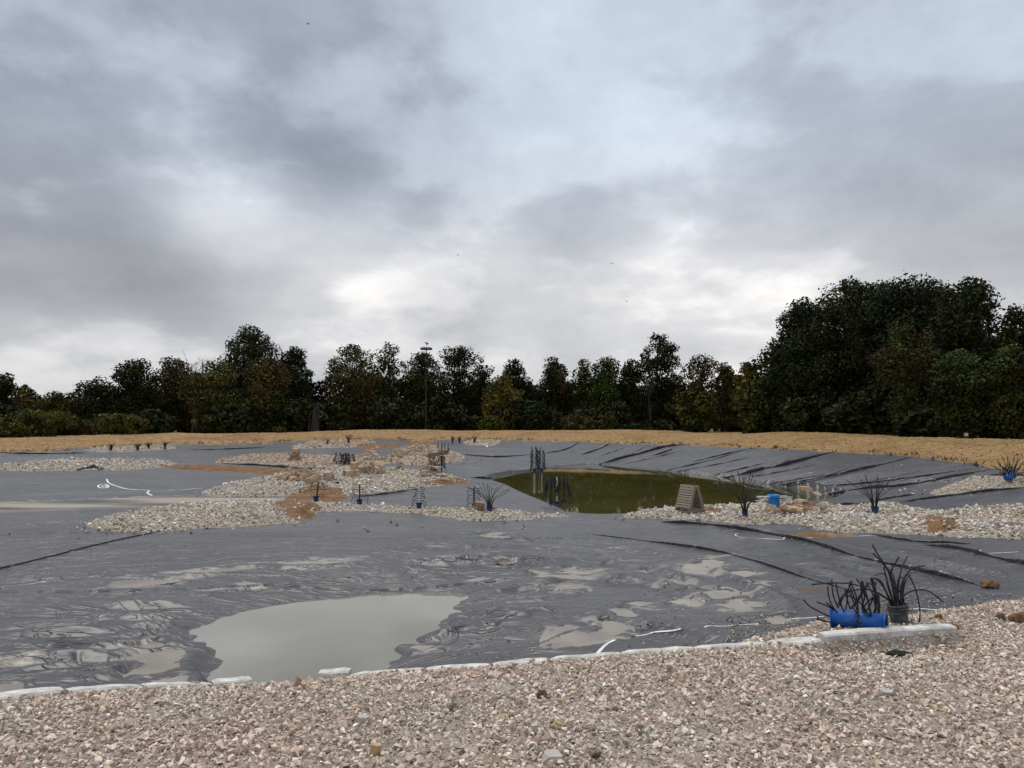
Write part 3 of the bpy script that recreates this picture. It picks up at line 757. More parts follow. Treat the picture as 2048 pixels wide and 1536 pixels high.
CREASES = [  # picture polyline, height, width
    ([(1190, 930), (1260, 912), (1330, 894), (1368, 889)], 0.22, 0.45), ([(1087, 907), (1130, 899), (1161, 882)], 0.14, 0.5), ([(1161, 909), (1197, 898), (1222, 885)], 0.12, 0.5),
    ([(1433, 957), (1486, 948), (1532, 937), (1560, 932), (1597, 922), (1667, 904)], 0.24, 0.40), ([(1300, 913), (1330, 903), (1345, 898)], 0.12, 0.4), ([(1380, 925), (1450, 908), (1500, 898)], 0.10, 0.4),
    ([(1640, 956), (1666, 950), (1730, 937), (1789, 923), (1825, 914)], 0.16, 0.32), ([(1640, 972), (1710, 968), (1780, 961), (1840, 953), (1950, 936)], 0.14, 0.30),
    ([(1640, 992), (1720, 978), (1800, 972), (1880, 958), (1990, 937)], 0.22, 0.32), ([(1740, 1003), (1800, 993), (1830, 989)], 0.16, 0.3), ([(1655, 1012), (1690, 1009), (1735, 1006)], 0.16, 0.3), ([(1780, 1007), (1880, 994), (1980, 982), (2048, 975), (2200, 955)], 0.16, 0.3), ([(1820, 968), (1900, 960), (1985, 953)], 0.12, 0.26), ([(1560, 970), (1640, 955), (1700, 935)], 0.10, 0.3),
    ([(1161, 1066), (1271, 1079), (1425, 1101), (1513, 1123), (1600, 1152), (1700, 1180)], 0.13, 0.22), ([(1485, 1058), (1560, 1072), (1620, 1084), (1680, 1103), (1750, 1122), (1834, 1141), (1917, 1160), (1965, 1172)], 0.20, 0.25),
    ([(1740, 1068), (1800, 1079), (1860, 1085), (1950, 1088)], 0.14, 0.22), ([(1846, 1090), (1917, 1098), (1989, 1115), (2048, 1128), (2200, 1150)], 0.22, 0.25), ([(1648, 1081), (1727, 1100), (1798, 1112), (1870, 1125), (1965, 1146), (2048, 1158), (2200, 1180)], 0.10, 0.24), ([(1700, 1165), (1830, 1175), (1960, 1190), (2048, 1186)], 0.09, 0.3),
    ([(1381, 1119), (1469, 1158), (1557, 1193), (1579, 1215), (1574, 1237)], 0.08, 0.16), ([(1117, 1233), (1205, 1242), (1315, 1259), (1447, 1281), (1491, 1277)], 0.12, 0.20), ([(1150, 1168), (1220, 1160), (1290, 1156)], 0.05, 0.12), ([(1318, 1044), (1411, 1049), (1485, 1059), (1560, 1070)], 0.22, 0.34), ([(1040, 1036), (1160, 1040), (1280, 1052)], 0.07, 0.25),
    ([(188, 1207), (308, 1213), (427, 1223)], 0.10, 0.20), ([(0, 1236), (150, 1232), (300, 1236), (400, 1240)], 0.08, 0.16), ([(0, 1252), (160, 1250), (330, 1254), (400, 1252)], 0.08, 0.14), ([(0, 1268), (140, 1268), (300, 1266), (380, 1262)], 0.08, 0.14), ([(100, 1284), (180, 1293), (260, 1298)], 0.09, 0.14), ([(0, 1322), (120, 1316), (240, 1318)], 0.07, 0.13), ([(0, 1346), (130, 1338), (240, 1344)], 0.07, 0.12), ([(60, 1366), (200, 1357), (330, 1352)], 0.06, 0.12),
    ([(191, 1127), (239, 1149), (287, 1159)], 0.05, 0.18), ([(403, 1088), (440, 1108), (478, 1123)], 0.04, 0.2), ([(310, 1090), (350, 1112), (370, 1116)], 0.03, 0.2), ([(80, 1193), (110, 1207)], 0.04, 0.15),
    ([(590, 1130), (560, 1165), (540, 1205)], 0.022, 0.22), ([(680, 1125), (690, 1155), (670, 1190)], 0.022, 0.22), ([(770, 1135), (800, 1160), (790, 1180)], 0.022, 0.2), ([(850, 1140), (880, 1165), (900, 1184)], 0.022, 0.2), ([(930, 1150), (1000, 1160), (1070, 1170)], 0.06, 0.16),
    ([(880, 1250), (960, 1226), (1060, 1232)], 0.07, 0.13), ([(840, 1290), (930, 1262), (1040, 1262)], 0.08, 0.14), ([(800, 1318), (900, 1292), (1000, 1288)], 0.06, 0.12), ([(905, 1220), (980, 1198), (1060, 1196)], 0.06, 0.13),
    ([(940, 955), (975, 957), (1005, 962)], 0.14, 0.4), ([(910, 907), (960, 912), (1000, 913), (1060, 909)], 0.10, 0.5), ([(700, 992), (740, 991), (800, 983), (840, 977)], 0.10, 0.3), ([(0, 905), (60, 907), (180, 906)], 0.12, 0.5), ([(380, 900), (460, 898), (530, 895)], 0.12, 0.5), ([(430, 927), (520, 931), (600, 937), (680, 941)], 0.16, 0.4), ([(20, 1052), (100, 1046), (170, 1040)], 0.06, 0.3), ([(150, 941), (190, 936), (200, 941)], 0.25, 0.3)]
FAM = [  # guide line, guide line, how many, height, width, share of the run
    ([(-40, 1215), (200, 1210), (440, 1228)], [(-40, 1378), (200, 1364), (405, 1296)], 15, 0.050, 0.17, 0.85), ([(945, 1192), (1060, 1166), (1200, 1160)], [(770, 1335), (930, 1300), (1130, 1288)], 13, 0.065, 0.11, 0.65),
    ([(640, 1062), (1000, 1065), (1300, 1100), (1520, 1165)], [(940, 1155), (1150, 1155), (1350, 1185), (1500, 1245)], 22, 0.060, 0.11, 0.45), ([(1690, 1078), (1850, 1102), (2080, 1146)], [(1600, 1140), (1800, 1200), (1960, 1215)], 11, 0.05, 0.13, 0.6),
    ([(-40, 1072), (300, 1075), (620, 1072)], [(-40, 1192), (250, 1172), (500, 1138)], 14, 0.045, 0.13, 0.4), ([(1130, 918), (1180, 902), (1225, 886)], [(1690, 988), (1850, 965), (1985, 939)], 22, 0.13, 0.28, 0.8),
    ([(760, 985), (900, 975), (1000, 968)], [(700, 1008), (900, 1008), (1090, 1016)], 11, 0.055, 0.20, 0.5), ([(420, 958), (250, 948), (60, 948)], [(400, 988), (250, 988), (0, 993)], 6, 0.03, 0.3, 0.5),
    ([(930, 905), (1000, 903), (1080, 905)], [(930, 945), (980, 942), (1070, 940)], 12, 0.06, 0.3, 0.6), ([(1200, 1190), (1300, 1215), (1420, 1255)], [(1120, 1260), (1230, 1285), (1330, 1300)], 6, 0.035, 0.10, 0.5)]
rf = random.Random(99)
MINOR = []
for ga, gb, n_, h_, w_, sh in FAM:
    ga, gb = np.array(spline(ga, 6)), np.array(spline(gb, 6))
    m_ = 13
    ga = np.array([ga[int(round(q))] for q in np.linspace(0, len(ga) - 1, m_)]); gb = np.array([gb[int(round(q))] for q in np.linspace(0, len(gb) - 1, m_)])
    for k in range(n_):
        f0 = (k + rf.uniform(.1, .9)) / n_; tw = rf.uniform(-.06, .06)
        ln_ = max(.2, min(1, sh * rf.uniform(.6, 1.4))); t0 = rf.uniform(0, 1 - ln_); i0 = int(t0 * (m_ - 1)); i1 = min(m_ - 1, i0 + max(3, int(ln_ * (m_ - 1))))
        pts = [tuple(ga[i] * (1 - f) + gb[i] * f) for i in range(i0, i1 + 1) for f in [min(1, max(0, f0 + tw * (i - m_ / 2) / m_ * 2 + rf.uniform(-.008, .008) * (0 if h_ > .1 else 1)))]]
        MINOR.append((pts, h_ * rf.uniform(.5, 1.3), w_ * rf.uniform(.7, 1.4)))
for pl, h, wd in CREASES + MINOR:
    P = to_ground([tuple(q) for q in spline(pl, 4)])[:, :2]
    n = len(P); L_ = np.concatenate([[0], np.cumsum(np.linalg.norm(np.diff(P, axis=0), axis=1))])
    rch = wd * 3.6 + 0.03 * float(P[:, 1].mean())
    bx = np.where((GX > P[:, 0].min() - rch) & (GX < P[:, 0].max() + rch) & (GY > P[:, 1].min() - rch) & (GY < P[:, 1].max() + rch))
    x, y = GX[bx], GY[bx]
    best = np.full(x.shape, 1e9); sg = np.zeros(x.shape); tt = np.zeros(x.shape)
    for i in range(n - 1):
        e = P[i + 1] - P[i]; l2 = (e ** 2).sum() + 1e-12
        t = np.clip(((x - P[i, 0]) * e[0] + (y - P[i, 1]) * e[1]) / l2, 0, 1)
        dx, dy = x - P[i, 0] - t * e[0], y - P[i, 1] - t * e[1]
        d = dx * dx + dy * dy; m = d < best
        best[m] = d[m]; tt[m] = (L_[i] + t[m] * math.sqrt(l2)) / L_[-1]; sg[m] = np.sign(e[0] * dy - e[1] * dx)[m] * (1 if P[-1, 0] > P[0, 0] else -1)
    s = np.sqrt(best)
    fade = np.sin(np.pi * np.clip(tt, 0.0, 1.0)) ** 0.5
    wv = 1 + 0.35 * perlin(tt * 7, tt * 0 + h * 50, 3)
    near = sg < 0
    nw_ = max(wd * 0.42, 0.0115 * float(P[:, 1].mean()))
    prof = np.where(near, np.exp(-(s / nw_) ** 2), np.exp(-(s / wd) ** 1.5))
    dip = np.where(near, -0.25 * np.exp(-((s - nw_ * 2.1) / (nw_ * 1.1)) ** 2), 0)
    if h >= 0.125:      # a lip is built over these: only a broad swell here
        DW[bx] += 0.38 * h * fade * np.exp(-(s / (wd * 1.3)) ** 2)
    else:
        DW[bx] += h * fade * (prof + dip)

# pools and puddles: hollows holding level water
water_faces = []
def hollow(sd, level, w, deep, kind, shelf=0.5):
    global GZ
    rough_sd = sd + (edge * w * 0.8 if kind != 'puddle' else edge_p * w * 3.2)
    t = smooth(-w, w, rough_sd)
    ring = smooth(-4 * w, -1.5 * w, sd)
    lifted = np.maximum(GZ, level + (0.06 if w > 0.4 else 0.014))
    zr = GZ * (1 - ring) + lifted * ring
    z_in = level - 0.022 - deep * smooth(0, shelf, sd)
    new = zr * (1 - t) + z_in * t
    GZ = np.where(sd > -4 * w, new, GZ)
    DW_damp[...] = np.minimum(DW_damp, 1 - 0.55 * smooth(-1.0 * w, 0.5 * w, sd)) if kind != 'pool' else np.minimum(DW_damp, 1 - 0.9 * smooth(0.0, 0.6, sd))
    water_faces.append((kind, sd, level, w))
DW_damp = np.ones_like(GX)
hollow(sd_near, E - NEAR_LEVEL, 0.22, 0.25, 'pool', 1.2)
hollow(sd_far + 0.55, E - FAR_LEVEL, 0.45, 0.5, 'pool', 2.5)
hollow(sd_silt, E - SILT_LEVEL, 0.5, 0.05, 'siltpool')
for kind, poly in G['pud']:
    sd = sdist(poly, GX, GY, 1.5)
    lv = float(np.median(GZ[sd > 0])) if (sd > 0).any() else None
    if lv is None: continue
    size = math.sqrt(max((sd > 0).sum(), 1))
    w = min(0.20, max(0.06, 0.38 * float(sd.max())))
    hollow(sd, lv, w, 0.01, kind)
GZ += DW * lin * DW_damp
silt = np.full(GX.shape, -0.12)
for kind, sd, lv, w in water_faces:
    if kind in ('puddle', 'siltpool'): silt = np.maximum(silt, -0.12 + 0.20 * smooth(-0.55, 0.0, sd))
for px, py, rr, am in ((640, 1080, 2.2, 0.10), (900, 1100, 2.5, 0.11), (1200, 1120, 3.0, 0.12), (1500, 1130, 2.5, 0.10), (1350, 1200, 2.5, 0.09), (150, 1090, 2.0, 0.03), (1620, 1150, 1.8, 0.10), (1850, 1110, 2.0, 0.06), (1560, 960, 5, 0.05), (950, 1000, 5, 0.05)):
    c = ground(px, py)
    silt = np.maximum(silt, -0.12 + am * np.exp(-((GX - c[0]) ** 2 + (GY - c[1]) ** 2) / rr ** 2))
grn = smooth(10, 30, GX)

# split the sheet into the materials of the site
zone = np.zeros(GX.shape, int)
zone[isl_all > 0] = 2
zone[sd_dirt > 0] = 3
zone[sd_apron > 0] = 1
zone[sd_front > 0] = 1
zone[sd_berm > 0] = 4
ID = np.arange(NR * NU).reshape(NR, NU)
quad = np.stack([ID[:-1, :-1], ID[:-1, 1:], ID[1:, 1:], ID[1:, :-1]], -1).reshape(-1, 4)
VALL = np.stack([GX, GY, GZ], -1).reshape(-1, 3)
zf = zone.ravel()[quad].max(1)
def sheet(name, mask, mat, z=None, attr=None, smooth_=True):
    q = quad[mask]
    u, inv = np.unique(q, return_inverse=True)
    V = VALL[u].copy()
    if z is not None: V[:, 2] = z
    me = np_mesh(name, V, inv.reshape(q.shape), smooth=smooth_)
    if attr is not None:
        a = me.attributes.new('silt', 'FLOAT', 'POINT'); a.data.foreach_set('value', attr.ravel()[u].astype(np.float32))
    return link_mesh(name, me, mat)
liner = tag(sheet('pond_liner', zf == 0, M['liner'], attr=silt), kind='structure')
tag(sheet('gravel_ground', zf == 1, M['soil']), kind='structure')
tag(sheet('gravel_bed', zf == 2, M['bed']), kind='structure')
tag(sheet('bare_soil', zf == 3, M['dirt']), kind='structure')
berm = tag(sheet('grass_bank', zf == 4, M['berm'], attr=grn), kind='structure')
mats = {'puddle': M['puddle'], 'orange': M['orangepuddle'], 'brown': M['brownpuddle'], 'siltpool': M['siltpool']}
names = {'puddle': 'puddle', 'orange': 'muddy_puddle', 'brown': 'muddy_puddle', 'siltpool': 'silty_pool'}
npool = 0
for kind, sd, lv, w in water_faces:
    lim = (-1.0 if kind != 'puddle' else -1.6) * w if w < 0.4 else -0.2 * w
    mask = (sd.ravel()[quad] > lim).all(1)
    if not mask.any(): continue
    if kind == 'pool':
        tag(sheet('pond_water', mask, M['pond'] if npool == 0 else M['deep'], z=lv), kind='structure'); npool += 1
    else:
        tag(sheet(names[kind], mask, mats[kind], z=lv), kind='structure')
fz = float(np.median(GZ[-1])) - 0.05
obj('field_ground', [(-900, 108, fz), (900, 108, fz), (900, 1500, fz), (-900, 1500, fz)], [(0, 1, 2, 3)], M['field'])['kind'] = 'structure'

# ------------------------------------------------------------------ stones
def hulls(n, npts, flat, rng):
    out = []
    for _ in range(n):
        bm = bmesh.new()
        p = rng.normal(size=(npts, 3)); p /= np.linalg.norm(p, axis=1)[:, None]
        p *= rng.uniform(0.75, 1.0, (npts, 1))
        p *= np.array([1.0, rng.uniform(0.6, 0.95), flat * rng.uniform(0.6, 1.2)])
        for q in p: bm.verts.new(q)
        r = bmesh.ops.convex_hull(bm, input=bm.verts)
        loose = [v for v in bm.verts if not v.link_faces]
        bmesh.ops.delete(bm, geom=loose, context='VERTS')
        bmesh.ops.triangulate(bm, faces=bm.faces)
        bmesh.ops.recalc_face_normals(bm, faces=bm.faces)
        bm.verts.index_update()
        out.append((np.array([v.co[:] for v in bm.verts]), np.array([[v.index for v in f.verts] for f in bm.faces])))
        bm.free()
    return out
H_GRAVEL = hulls(48, 8, 0.62, np.random.default_rng(3))
H_COBBLE = hulls(36, 8, 0.62, np.random.default_rng(4))

def scatter(name, P, size, colr, variants, mat, rng, tilt=0.55):
    n = len(P)
    which = rng.integers(0, len(variants), n)
    rz = rng.uniform(0, 2 * math.pi, n); rx = rng.normal(0, tilt, n); ry = rng.normal(0, tilt, n)
    Vs, Fs, Ts = [], [], []; base = 0
    for k, (hv, hf) in enumerate(variants):
        s = np.where(which == k)[0]
        if not len(s): continue
        cz, sz, cx, sx, cy, sy = np.cos(rz[s]), np.sin(rz[s]), np.cos(rx[s]), np.sin(rx[s]), np.cos(ry[s]), np.sin(ry[s])
        o, l = np.zeros(len(s)), np.ones(len(s))
        A = np.stack([np.stack([cz, -sz, o], 1), np.stack([sz, cz, o], 1), np.stack([o, o, l], 1)], 1)
        B = np.stack([np.stack([l, o, o], 1), np.stack([o, cx, -sx], 1), np.stack([o, sx, cx], 1)], 1)
        C_ = np.stack([np.stack([cy, o, sy], 1), np.stack([o, l, o], 1), np.stack([-sy, o, cy], 1)], 1)
        Rm = A @ B @ C_
        v = np.einsum('nij,kj->nki', Rm, hv) * size[s][:, None, None] + P[s][:, None, :]
        f = hf[None] + (np.arange(len(s)) * len(hv))[:, None, None] + base
        Vs.append(v.reshape(-1, 3)); Fs.append(f.reshape(-1, 3)); Ts.append(np.repeat(colr[s], len(hf), 0))
        base += len(s) * len(hv)
    me = np_mesh(name, np.concatenate(Vs), np.concatenate(Fs), np.concatenate(Ts))
    return tag(link_mesh(name, me, mat), kind='stuff')

def interp_grid(A, x, y):
    u = np.clip(x / np.maximum(y, 0.1), U[0], U[-1] - 1e-9); d = np.clip(y, R[0], R[-1] - 1e-9)
    i = np.clip(np.searchsorted(R, d), 0, NR - 1); j = np.clip(np.searchsorted(U, u), 0, NU - 1)
    return A[i, j]

def palette(n, cols, wts, rng, jitter=0.12):
    c = np.array(cols)[rng.choice(len(cols), n, p=np.array(wts) / sum(wts))]
    return c * rng.normal(1, jitter, (n, 1)).clip(0.5, 1.5)

def jgrid(x0, x1, y0, y1, s, rng):
    nx, ny = int((x1 - x0) / s), int((y1 - y0) / s)
    X, Y = np.meshgrid(np.arange(nx), np.arange(ny))
    return x0 + (X.ravel() + rng.uniform(0, 1, nx * ny)) * s, y0 + (Y.ravel() + rng.uniform(0, 1, nx * ny)) * s

rg = np.random.default_rng(11)
# curb stones first: the gravel keeps off their tops
CURBS = [  # picture x from, x to, height of the top above the gravel, width
    (-150, 124, 0.045, 0.19, 'white concrete curb stone at the left frame edge'),
    (136, 278, 0.03, 0.17, 'second white curb stone from the left, half sunk in gravel'),
    (283, 420, 0.03, 0.15, 'low white curb stone between the silt patch and the gravel'),
    (423, 563, 0.055, 0.18, 'white curb stone at the lower left corner of the near pool'),
    (572, 700, 0.055, 0.17, 'white curb stone with a reddish rock lying on its end'),
    (708, 845, 0.0, 0.16, 'mostly buried curb stone along the near edge of the pool'),
    (852, 982, 0.003, 0.15, 'white curb stone just right of the near pool'),
    (986, 1095, 0.01, 0.15, 'short white curb stone half covered by a gravel heap'),
    (1100, 1240, 0.008, 0.12, 'narrow white curb stone left of the first paint line'),
    (1243, 1385, 0.008, 0.12, 'narrow white curb stone below the paint line on the liner'),
    (1388, 1535, 0.003, 0.12, 'thin white curb stone right of the dark brown clod'),
    (1540, 1636, 0.0, 0.20, 'crumbled white curb stone buried in gravel left of the tall one'),
    (1642, 1905, 0.055, 0.17, 'long tall white curb stone in front of the blue buckets'),
    (2018, 2200, 0.06, 0.20, 'white curb stone at the right frame edge')]
curb_xy = G['curb'][:, :2]
def curb_at(px):
    u = (px - CX)
    P = G['curb']; q = np.interp(px, [c[0] for c in CURB], np.arange(len(CURB)))
    i = min(int(q), len(P) - 2); f = q - i
    return P[i] * (1 - f) + P[i + 1] * f
curb_boxes = []
for k, (xa, xb, top, wd, lab) in enumerate(CURBS):
    rr = random.Random(k)
    a, b = curb_at(xa), curb_at(xb)
    t = (b - a)[:2]; ln = np.linalg.norm(t); t = t / ln; nrm = np.array([-t[1], t[0]])
    nseg = 9
    V, Fc = [], []
    c0 = (a + b) / 2
    for i in range(nseg + 1):
        f = i / nseg
        end = 0.015 if i in (0, nseg) else 0.0
        p = a + (b - a) * f
        zb = float(zt(a[0], a[1] - 0.02)) * (1 - f) + float(zt(b[0], b[1] - 0.02)) * f
        h = top + 0.03 + rr.uniform(-0.005, 0.005) - (0.012 if i in (0, nseg) else 0)
        w1, w2 = wd / 2 + rr.uniform(-0.008, 0.008) - end, wd / 2 + rr.uniform(-0.008, 0.008) - end
        for off, zz_ in ((-w1, -0.2), (-w1, h - 0.022), (-w1 + 0.022, h), (w2 - 0.022, h + 0.004), (w2, h - 0.02), (w2, -0.2)):
            V.append((p[0] + nrm[0] * off - c0[0], p[1] + nrm[1] * off - c0[1], zb + zz_ - c0[2]))
    m = 6
    for i in range(nseg):
        for j in range(m - 1):
            Fc.append((i * m + j, (i + 1) * m + j, (i + 1) * m + j + 1, i * m + j + 1))
    Fc += [tuple(range(m)), tuple(nseg * m + j for j in range(m - 1, -1, -1))]
    o = obj('curb_stone', V, Fc, M['curb'])
    o.location = tuple(c0)
    tag(o, lab, 'curb stone', 'white curb stones along the liner edge')
    curb_boxes.append((a[:2], b[:2], wd))

def off_curb(x, y, allow):
    keep = np.ones(len(x), bool)
    for a, b, wd in curb_boxes:
        e = b - a; l2 = (e ** 2).sum()
        t = np.clip(((x - a[0]) * e[0] + (y - a[1]) * e[1]) / l2, 0, 1)
        d = np.hypot(x - a[0] - t * e[0], y - a[1] - t * e[1])
        keep &= ~((d < wd / 2 - 0.005) & (t > 0) & (t < 1) & (rg.uniform(0, 1, len(x)) > allow))
    return keep

# foreground gravel
x, y = jgrid(-8.5, 11.5, 4.2, 12.6, 0.0385, rg)
inside = (np.abs(x) < 0.78 * y + 0.9) & (y > 4.3)
x, y = x[inside], y[inside]
s1 = interp_grid(sd_front, x, y); s2 = interp_grid(sd_apron, x, y)
ok = ((s1 > 0.0) | (s2 > 0.02)) & off_curb(x, y, 0.05)
x, y = x[ok], y[ok]
n = len(x)
sz = np.clip(rg.lognormal(math.log(0.0238), 0.36, n), 0.012, 0.055)
lump = fbm(x * 1.3, y * 1.3, 41, 3)
z = zt(x, y) + rg.uniform(-0.2, 1.0, n) * sz * 0.9 + lump * 0.02
GCOLS = [(0.60, 0.535, 0.47), (0.50, 0.44, 0.385), (0.68, 0.625, 0.565), (0.40, 0.345, 0.30), (0.57, 0.455, 0.385), (0.78, 0.74, 0.69), (0.50, 0.41, 0.29)]
colr = palette(n, GCOLS, [32, 27, 14, 13, 13, 3, 3], rg, 0.15)
pinky = fbm(x * 0.8, y * 0.8, 43, 3)[:, None]
colr = colr * np.array([1.13, 1.06, 0.985]) * (1 + pinky * np.array([0.04, -0.06, -0.07]))
scatter('gravel', np.stack([x, y, z], 1), sz, colr, H_GRAVEL, M['gravel'], rg, 0.7)

P_mid = lambda pl: float(ground(*pl[len(pl) // 2])[1])
# the sharpest folds of the liner hang over a little: real lips over a shadowed undercut
for pl, h, wd in CREASES + MINOR:
    if h < (0.125 if P_mid(pl) < 30 else 0.10): continue
    if (pl, h, wd) in MINOR and P_mid(pl) < 28: continue
    P = to_ground([tuple(q) for q in spline(pl, 8)])
    D_ = float(np.mean(P[:, 1])); k_ = max(1.0, min(2.0, D_ / 26))
    T = np.gradient(P[:, :2], axis=0); T /= np.linalg.norm(T, axis=1)[:, None] + 1e-9
    Nn = np.column_stack([T[:, 1], -T[:, 0]]); Nn *= np.where(Nn[:, 1] > 0, -1, 1)[:, None]
    n = len(P); V = []
    for i in range(n):
        t = i / (n - 1); f = max(0.0, math.sin(math.pi * t)) ** 0.6 * max(0.15, 0.85 + 0.75 * float(perlin(np.array([t * 7.0]), np.array([h * 31 + D_]), 4)[0]))
        q_ = 0.5 if (pl, h, wd) in MINOR else 1.0
        hh, ww = h * 0.62 * f * k_ * 0.8 * q_, wd * 0.48 * k_ * (0.30 + 0.65 * f) * q_
        for off, z_ in ((-1.5, -0.05), (-0.8, hh * 0.55), (-0.25, hh * 0.95), (0.05, hh), (0.27, hh * 0.82), (0.30, hh * 0.55), (0.16, hh * 0.2), (0.10, -0.05)):
            q = P[i, :2] + Nn[i] * off * ww
            V.append((q[0], q[1], float(zt(q[0], q[1])) * (1 if off < -1 else 0) + (P[i, 2] if off >= -1 else 0) + z_ - (0.012 if off < -1 else 0)))
    m = 8
    o = obj('fold', V, [(i * m + j, (i + 1) * m + j, (i + 1) * m + j + 1, i * m + j + 1) for i in range(n - 1) for j in range(m - 1)], M['liner'], liner, True)

# cobbles of the islands
CCOLS = [(0.64, 0.585, 0.51), (0.56, 0.50, 0.42), (0.47, 0.395, 0.32), (0.74, 0.70, 0.64), (0.52, 0.405, 0.30), (0.37, 0.32, 0.27)]
SPEC = {'strip': (0.10, 0.053), 'right_strip': (0.104, 0.062), 'middle': (0.132, 0.068), 'left': (0.17, 0.082), 'back': (0.18, 0.082), 'far': (0.23, 0.10), 'rubble': (0.18, 0.085), 'right_far': (0.095, 0.043), 'far_left': (0.22, 0.085), 'far_mid': (0.22, 0.085)}
for (nm, poly), (_, sdg) in zip(G['isl'], sd_isl):
    sp, s0 = SPEC[nm]
    x, y = jgrid(poly[:, 0].min() - 1, poly[:, 0].max() + 1, poly[:, 1].min() - 1, poly[:, 1].max() + 1, sp, rg)
    k = np.abs(x) < 0.85 * y + 1
    x, y = x[k], y[k]
    s = interp_grid(sdg, x, y); dd = interp_grid(sd_dirt, x, y); pr = rg.uniform(0, 1, len(x))
    ok = ((s > 0.03) | ((s > -0.5) & (pr < 0.07 * np.exp(s * 3)))) & ~((dd > 0.05) & (pr > 0.12))
    ok &= interp_grid(sd_far, x, y) < 0.3
    x, y = x[ok], y[ok]; n = len(x)
    sz = np.clip(rg.lognormal(math.log(s0), 0.32, n), s0 * 0.5, s0 * 2.2)
    z = zt(x, y) + rg.uniform(-0.1, 0.8, n) * sz * 0.8
    w = [26, 24, 18, 14, 12, 6] if nm in ('strip', 'right_strip', 'middle', 'left') else [14, 24, 26, 5, 22, 9]
    c = palette(n, CCOLS, w, rg, 0.12)
    ton = fbm(x * 0.5, y * 0.5, 47, 3)[:, None]
    c = c * (1 + ton * np.array([-0.02, -0.10, -0.22]))
    if nm in ('rubble', 'back', 'far'): c = c * np.array([1.02, 0.93, 0.84])
    scatter('cobbles', np.stack([x, y, z], 1), sz, c, H_COBBLE, M['cobble'], rg, 0.5)

# pebbles strewn over the liner
P = []
for px0, px1, py0, py1, m in ((1280, 1600, 1170, 1290, 230), (900, 1300, 1240, 1320, 60), (1560, 2048, 1090, 1230, 60), (150, 420, 1050, 1080, 45), (0, 700, 1060, 1180, 30), (1450, 1600, 1230, 1290, 330), (1750, 1990, 1190, 1225, 260), (1640, 1990, 900, 990, 70), (880, 970, 905, 930, 40), (1000, 1400, 890, 960, 40), (640, 1250, 1020, 1180, 60)):
    for _ in range(m): P.append(ground(rg.uniform(px0, px1), rg.uniform(py0, py1)))
P = np.array(P)
P = P[(interp_grid(sd_front, P[:, 0], P[:, 1]) < 0) & (interp_grid(sd_far, P[:, 0], P[:, 1]) < 0) & (interp_grid(sd_near, P[:, 0], P[:, 1]) < 0)]
sz = np.where(P[:, 1] > 20, rg.uniform(0.05, 0.10, len(P)), rg.uniform(0.012, 0.03, len(P)))
P[:, 2] += sz * 0.35
scatter('strewn_pebbles', P, sz, palette(len(P), [(0.40, 0.34, 0.28), (0.14, 0.12, 0.105), (0.5, 0.47, 0.43)], [5, 2, 2], rg), H_GRAVEL, M['gravel'], rg)

# tufts of cut straw on the bank: uncountable
def dry_grass():
    r_ = np.random.default_rng(21)
    n = 50000
    u = r_.uniform(-0.85, 0.85, n); d = 28 + 68 * r_.uniform(0, 1, n) ** 1.0
    x = u * d
    s_ = interp_grid(sd_berm, x, d)
    k = (s_ > 0.0) & (s_ < 14)
    cl = fbm(x * .5, d * .5, 91, 4)
    k &= cl + r_.normal(0, .25, n) > -0.15
    x, d, s_ = x[k], d[k], s_[k]; m = len(x)
    z = zt(x, d)
    a = r_.uniform(0, 2 * math.pi, m); L_ = r_.uniform(.10, .32, m); up = r_.uniform(.01, .07, m)
    wd = r_.uniform(.02, .06, m)
    dx, dy = np.cos(a) * L_, np.sin(a) * L_
    V = np.stack([np.stack([x - dy / L_ * wd, d + dx / L_ * wd, z - .01], 1), np.stack([x + dy / L_ * wd, d - dx / L_ * wd, z - .01], 1), np.stack([x + dx, d + dy, z + up], 1)], 1).reshape(-1, 3)
    t = np.array([(0.40, .265, .125), (0.34, .21, .095), (0.27, .16, .07), (0.47, .335, .175), (.24, .19, .055)])
    idx = r_.choice(5, m, p=[.36, .28, .16, .14, .06])
    gz = (x > 12) & (r_.uniform(0, 1, m) < .30 * (fbm(x * .2, d * .2, 92, 3) > 0)); idx[gz] = 4
    return tag(link_mesh('dry_grass', np_mesh('dry_grass', V, np.arange(3 * m).reshape(m, 3), t[idx]), M['cobble']), kind='stuff')
dry_grass()
def edge_weeds():
    r_ = np.random.default_rng(23)
    P = G['berm'][1:-3][:, :2]
    V, T = [], []
    for a, b in zip(P[:-1], P[1:]):
        L_ = np.linalg.norm(b - a)
        for q in range(int(L_ * 2.2)):
            if r_.uniform() < .45: continue
            c = a + (b - a) * r_.uniform() + r_.normal(0, .35, 2) + np.array([0, .3])
            if abs(c[0]) > c[1] * .9: continue
            z = float(zt(c[0], c[1])); col = np.array([(0.09, .06, .03), (0.14, .09, .045), (0.06, .055, .02), (0.22, .15, .075)])[r_.integers(0, 4)]
            for _ in range(r_.integers(4, 12)):
                o = r_.normal(0, .16, 2); d = r_.normal(0, .10, 2); h = r_.uniform(.06, .26); w = r_.uniform(.015, .05)
                V += [(c[0] + o[0] - w, c[1] + o[1], z - .03), (c[0] + o[0] + w, c[1] + o[1], z - .03), (c[0] + o[0] + d[0], c[1] + o[1] + d[1], z + h)]; T.append(col * r_.uniform(.7, 1.3))
    V = np.array(V)
    return tag(link_mesh('weeds', np_mesh('weeds', V, np.arange(len(V)).reshape(-1, 3), np.array(T)), M['cobble']), kind='stuff')
edge_weeds()

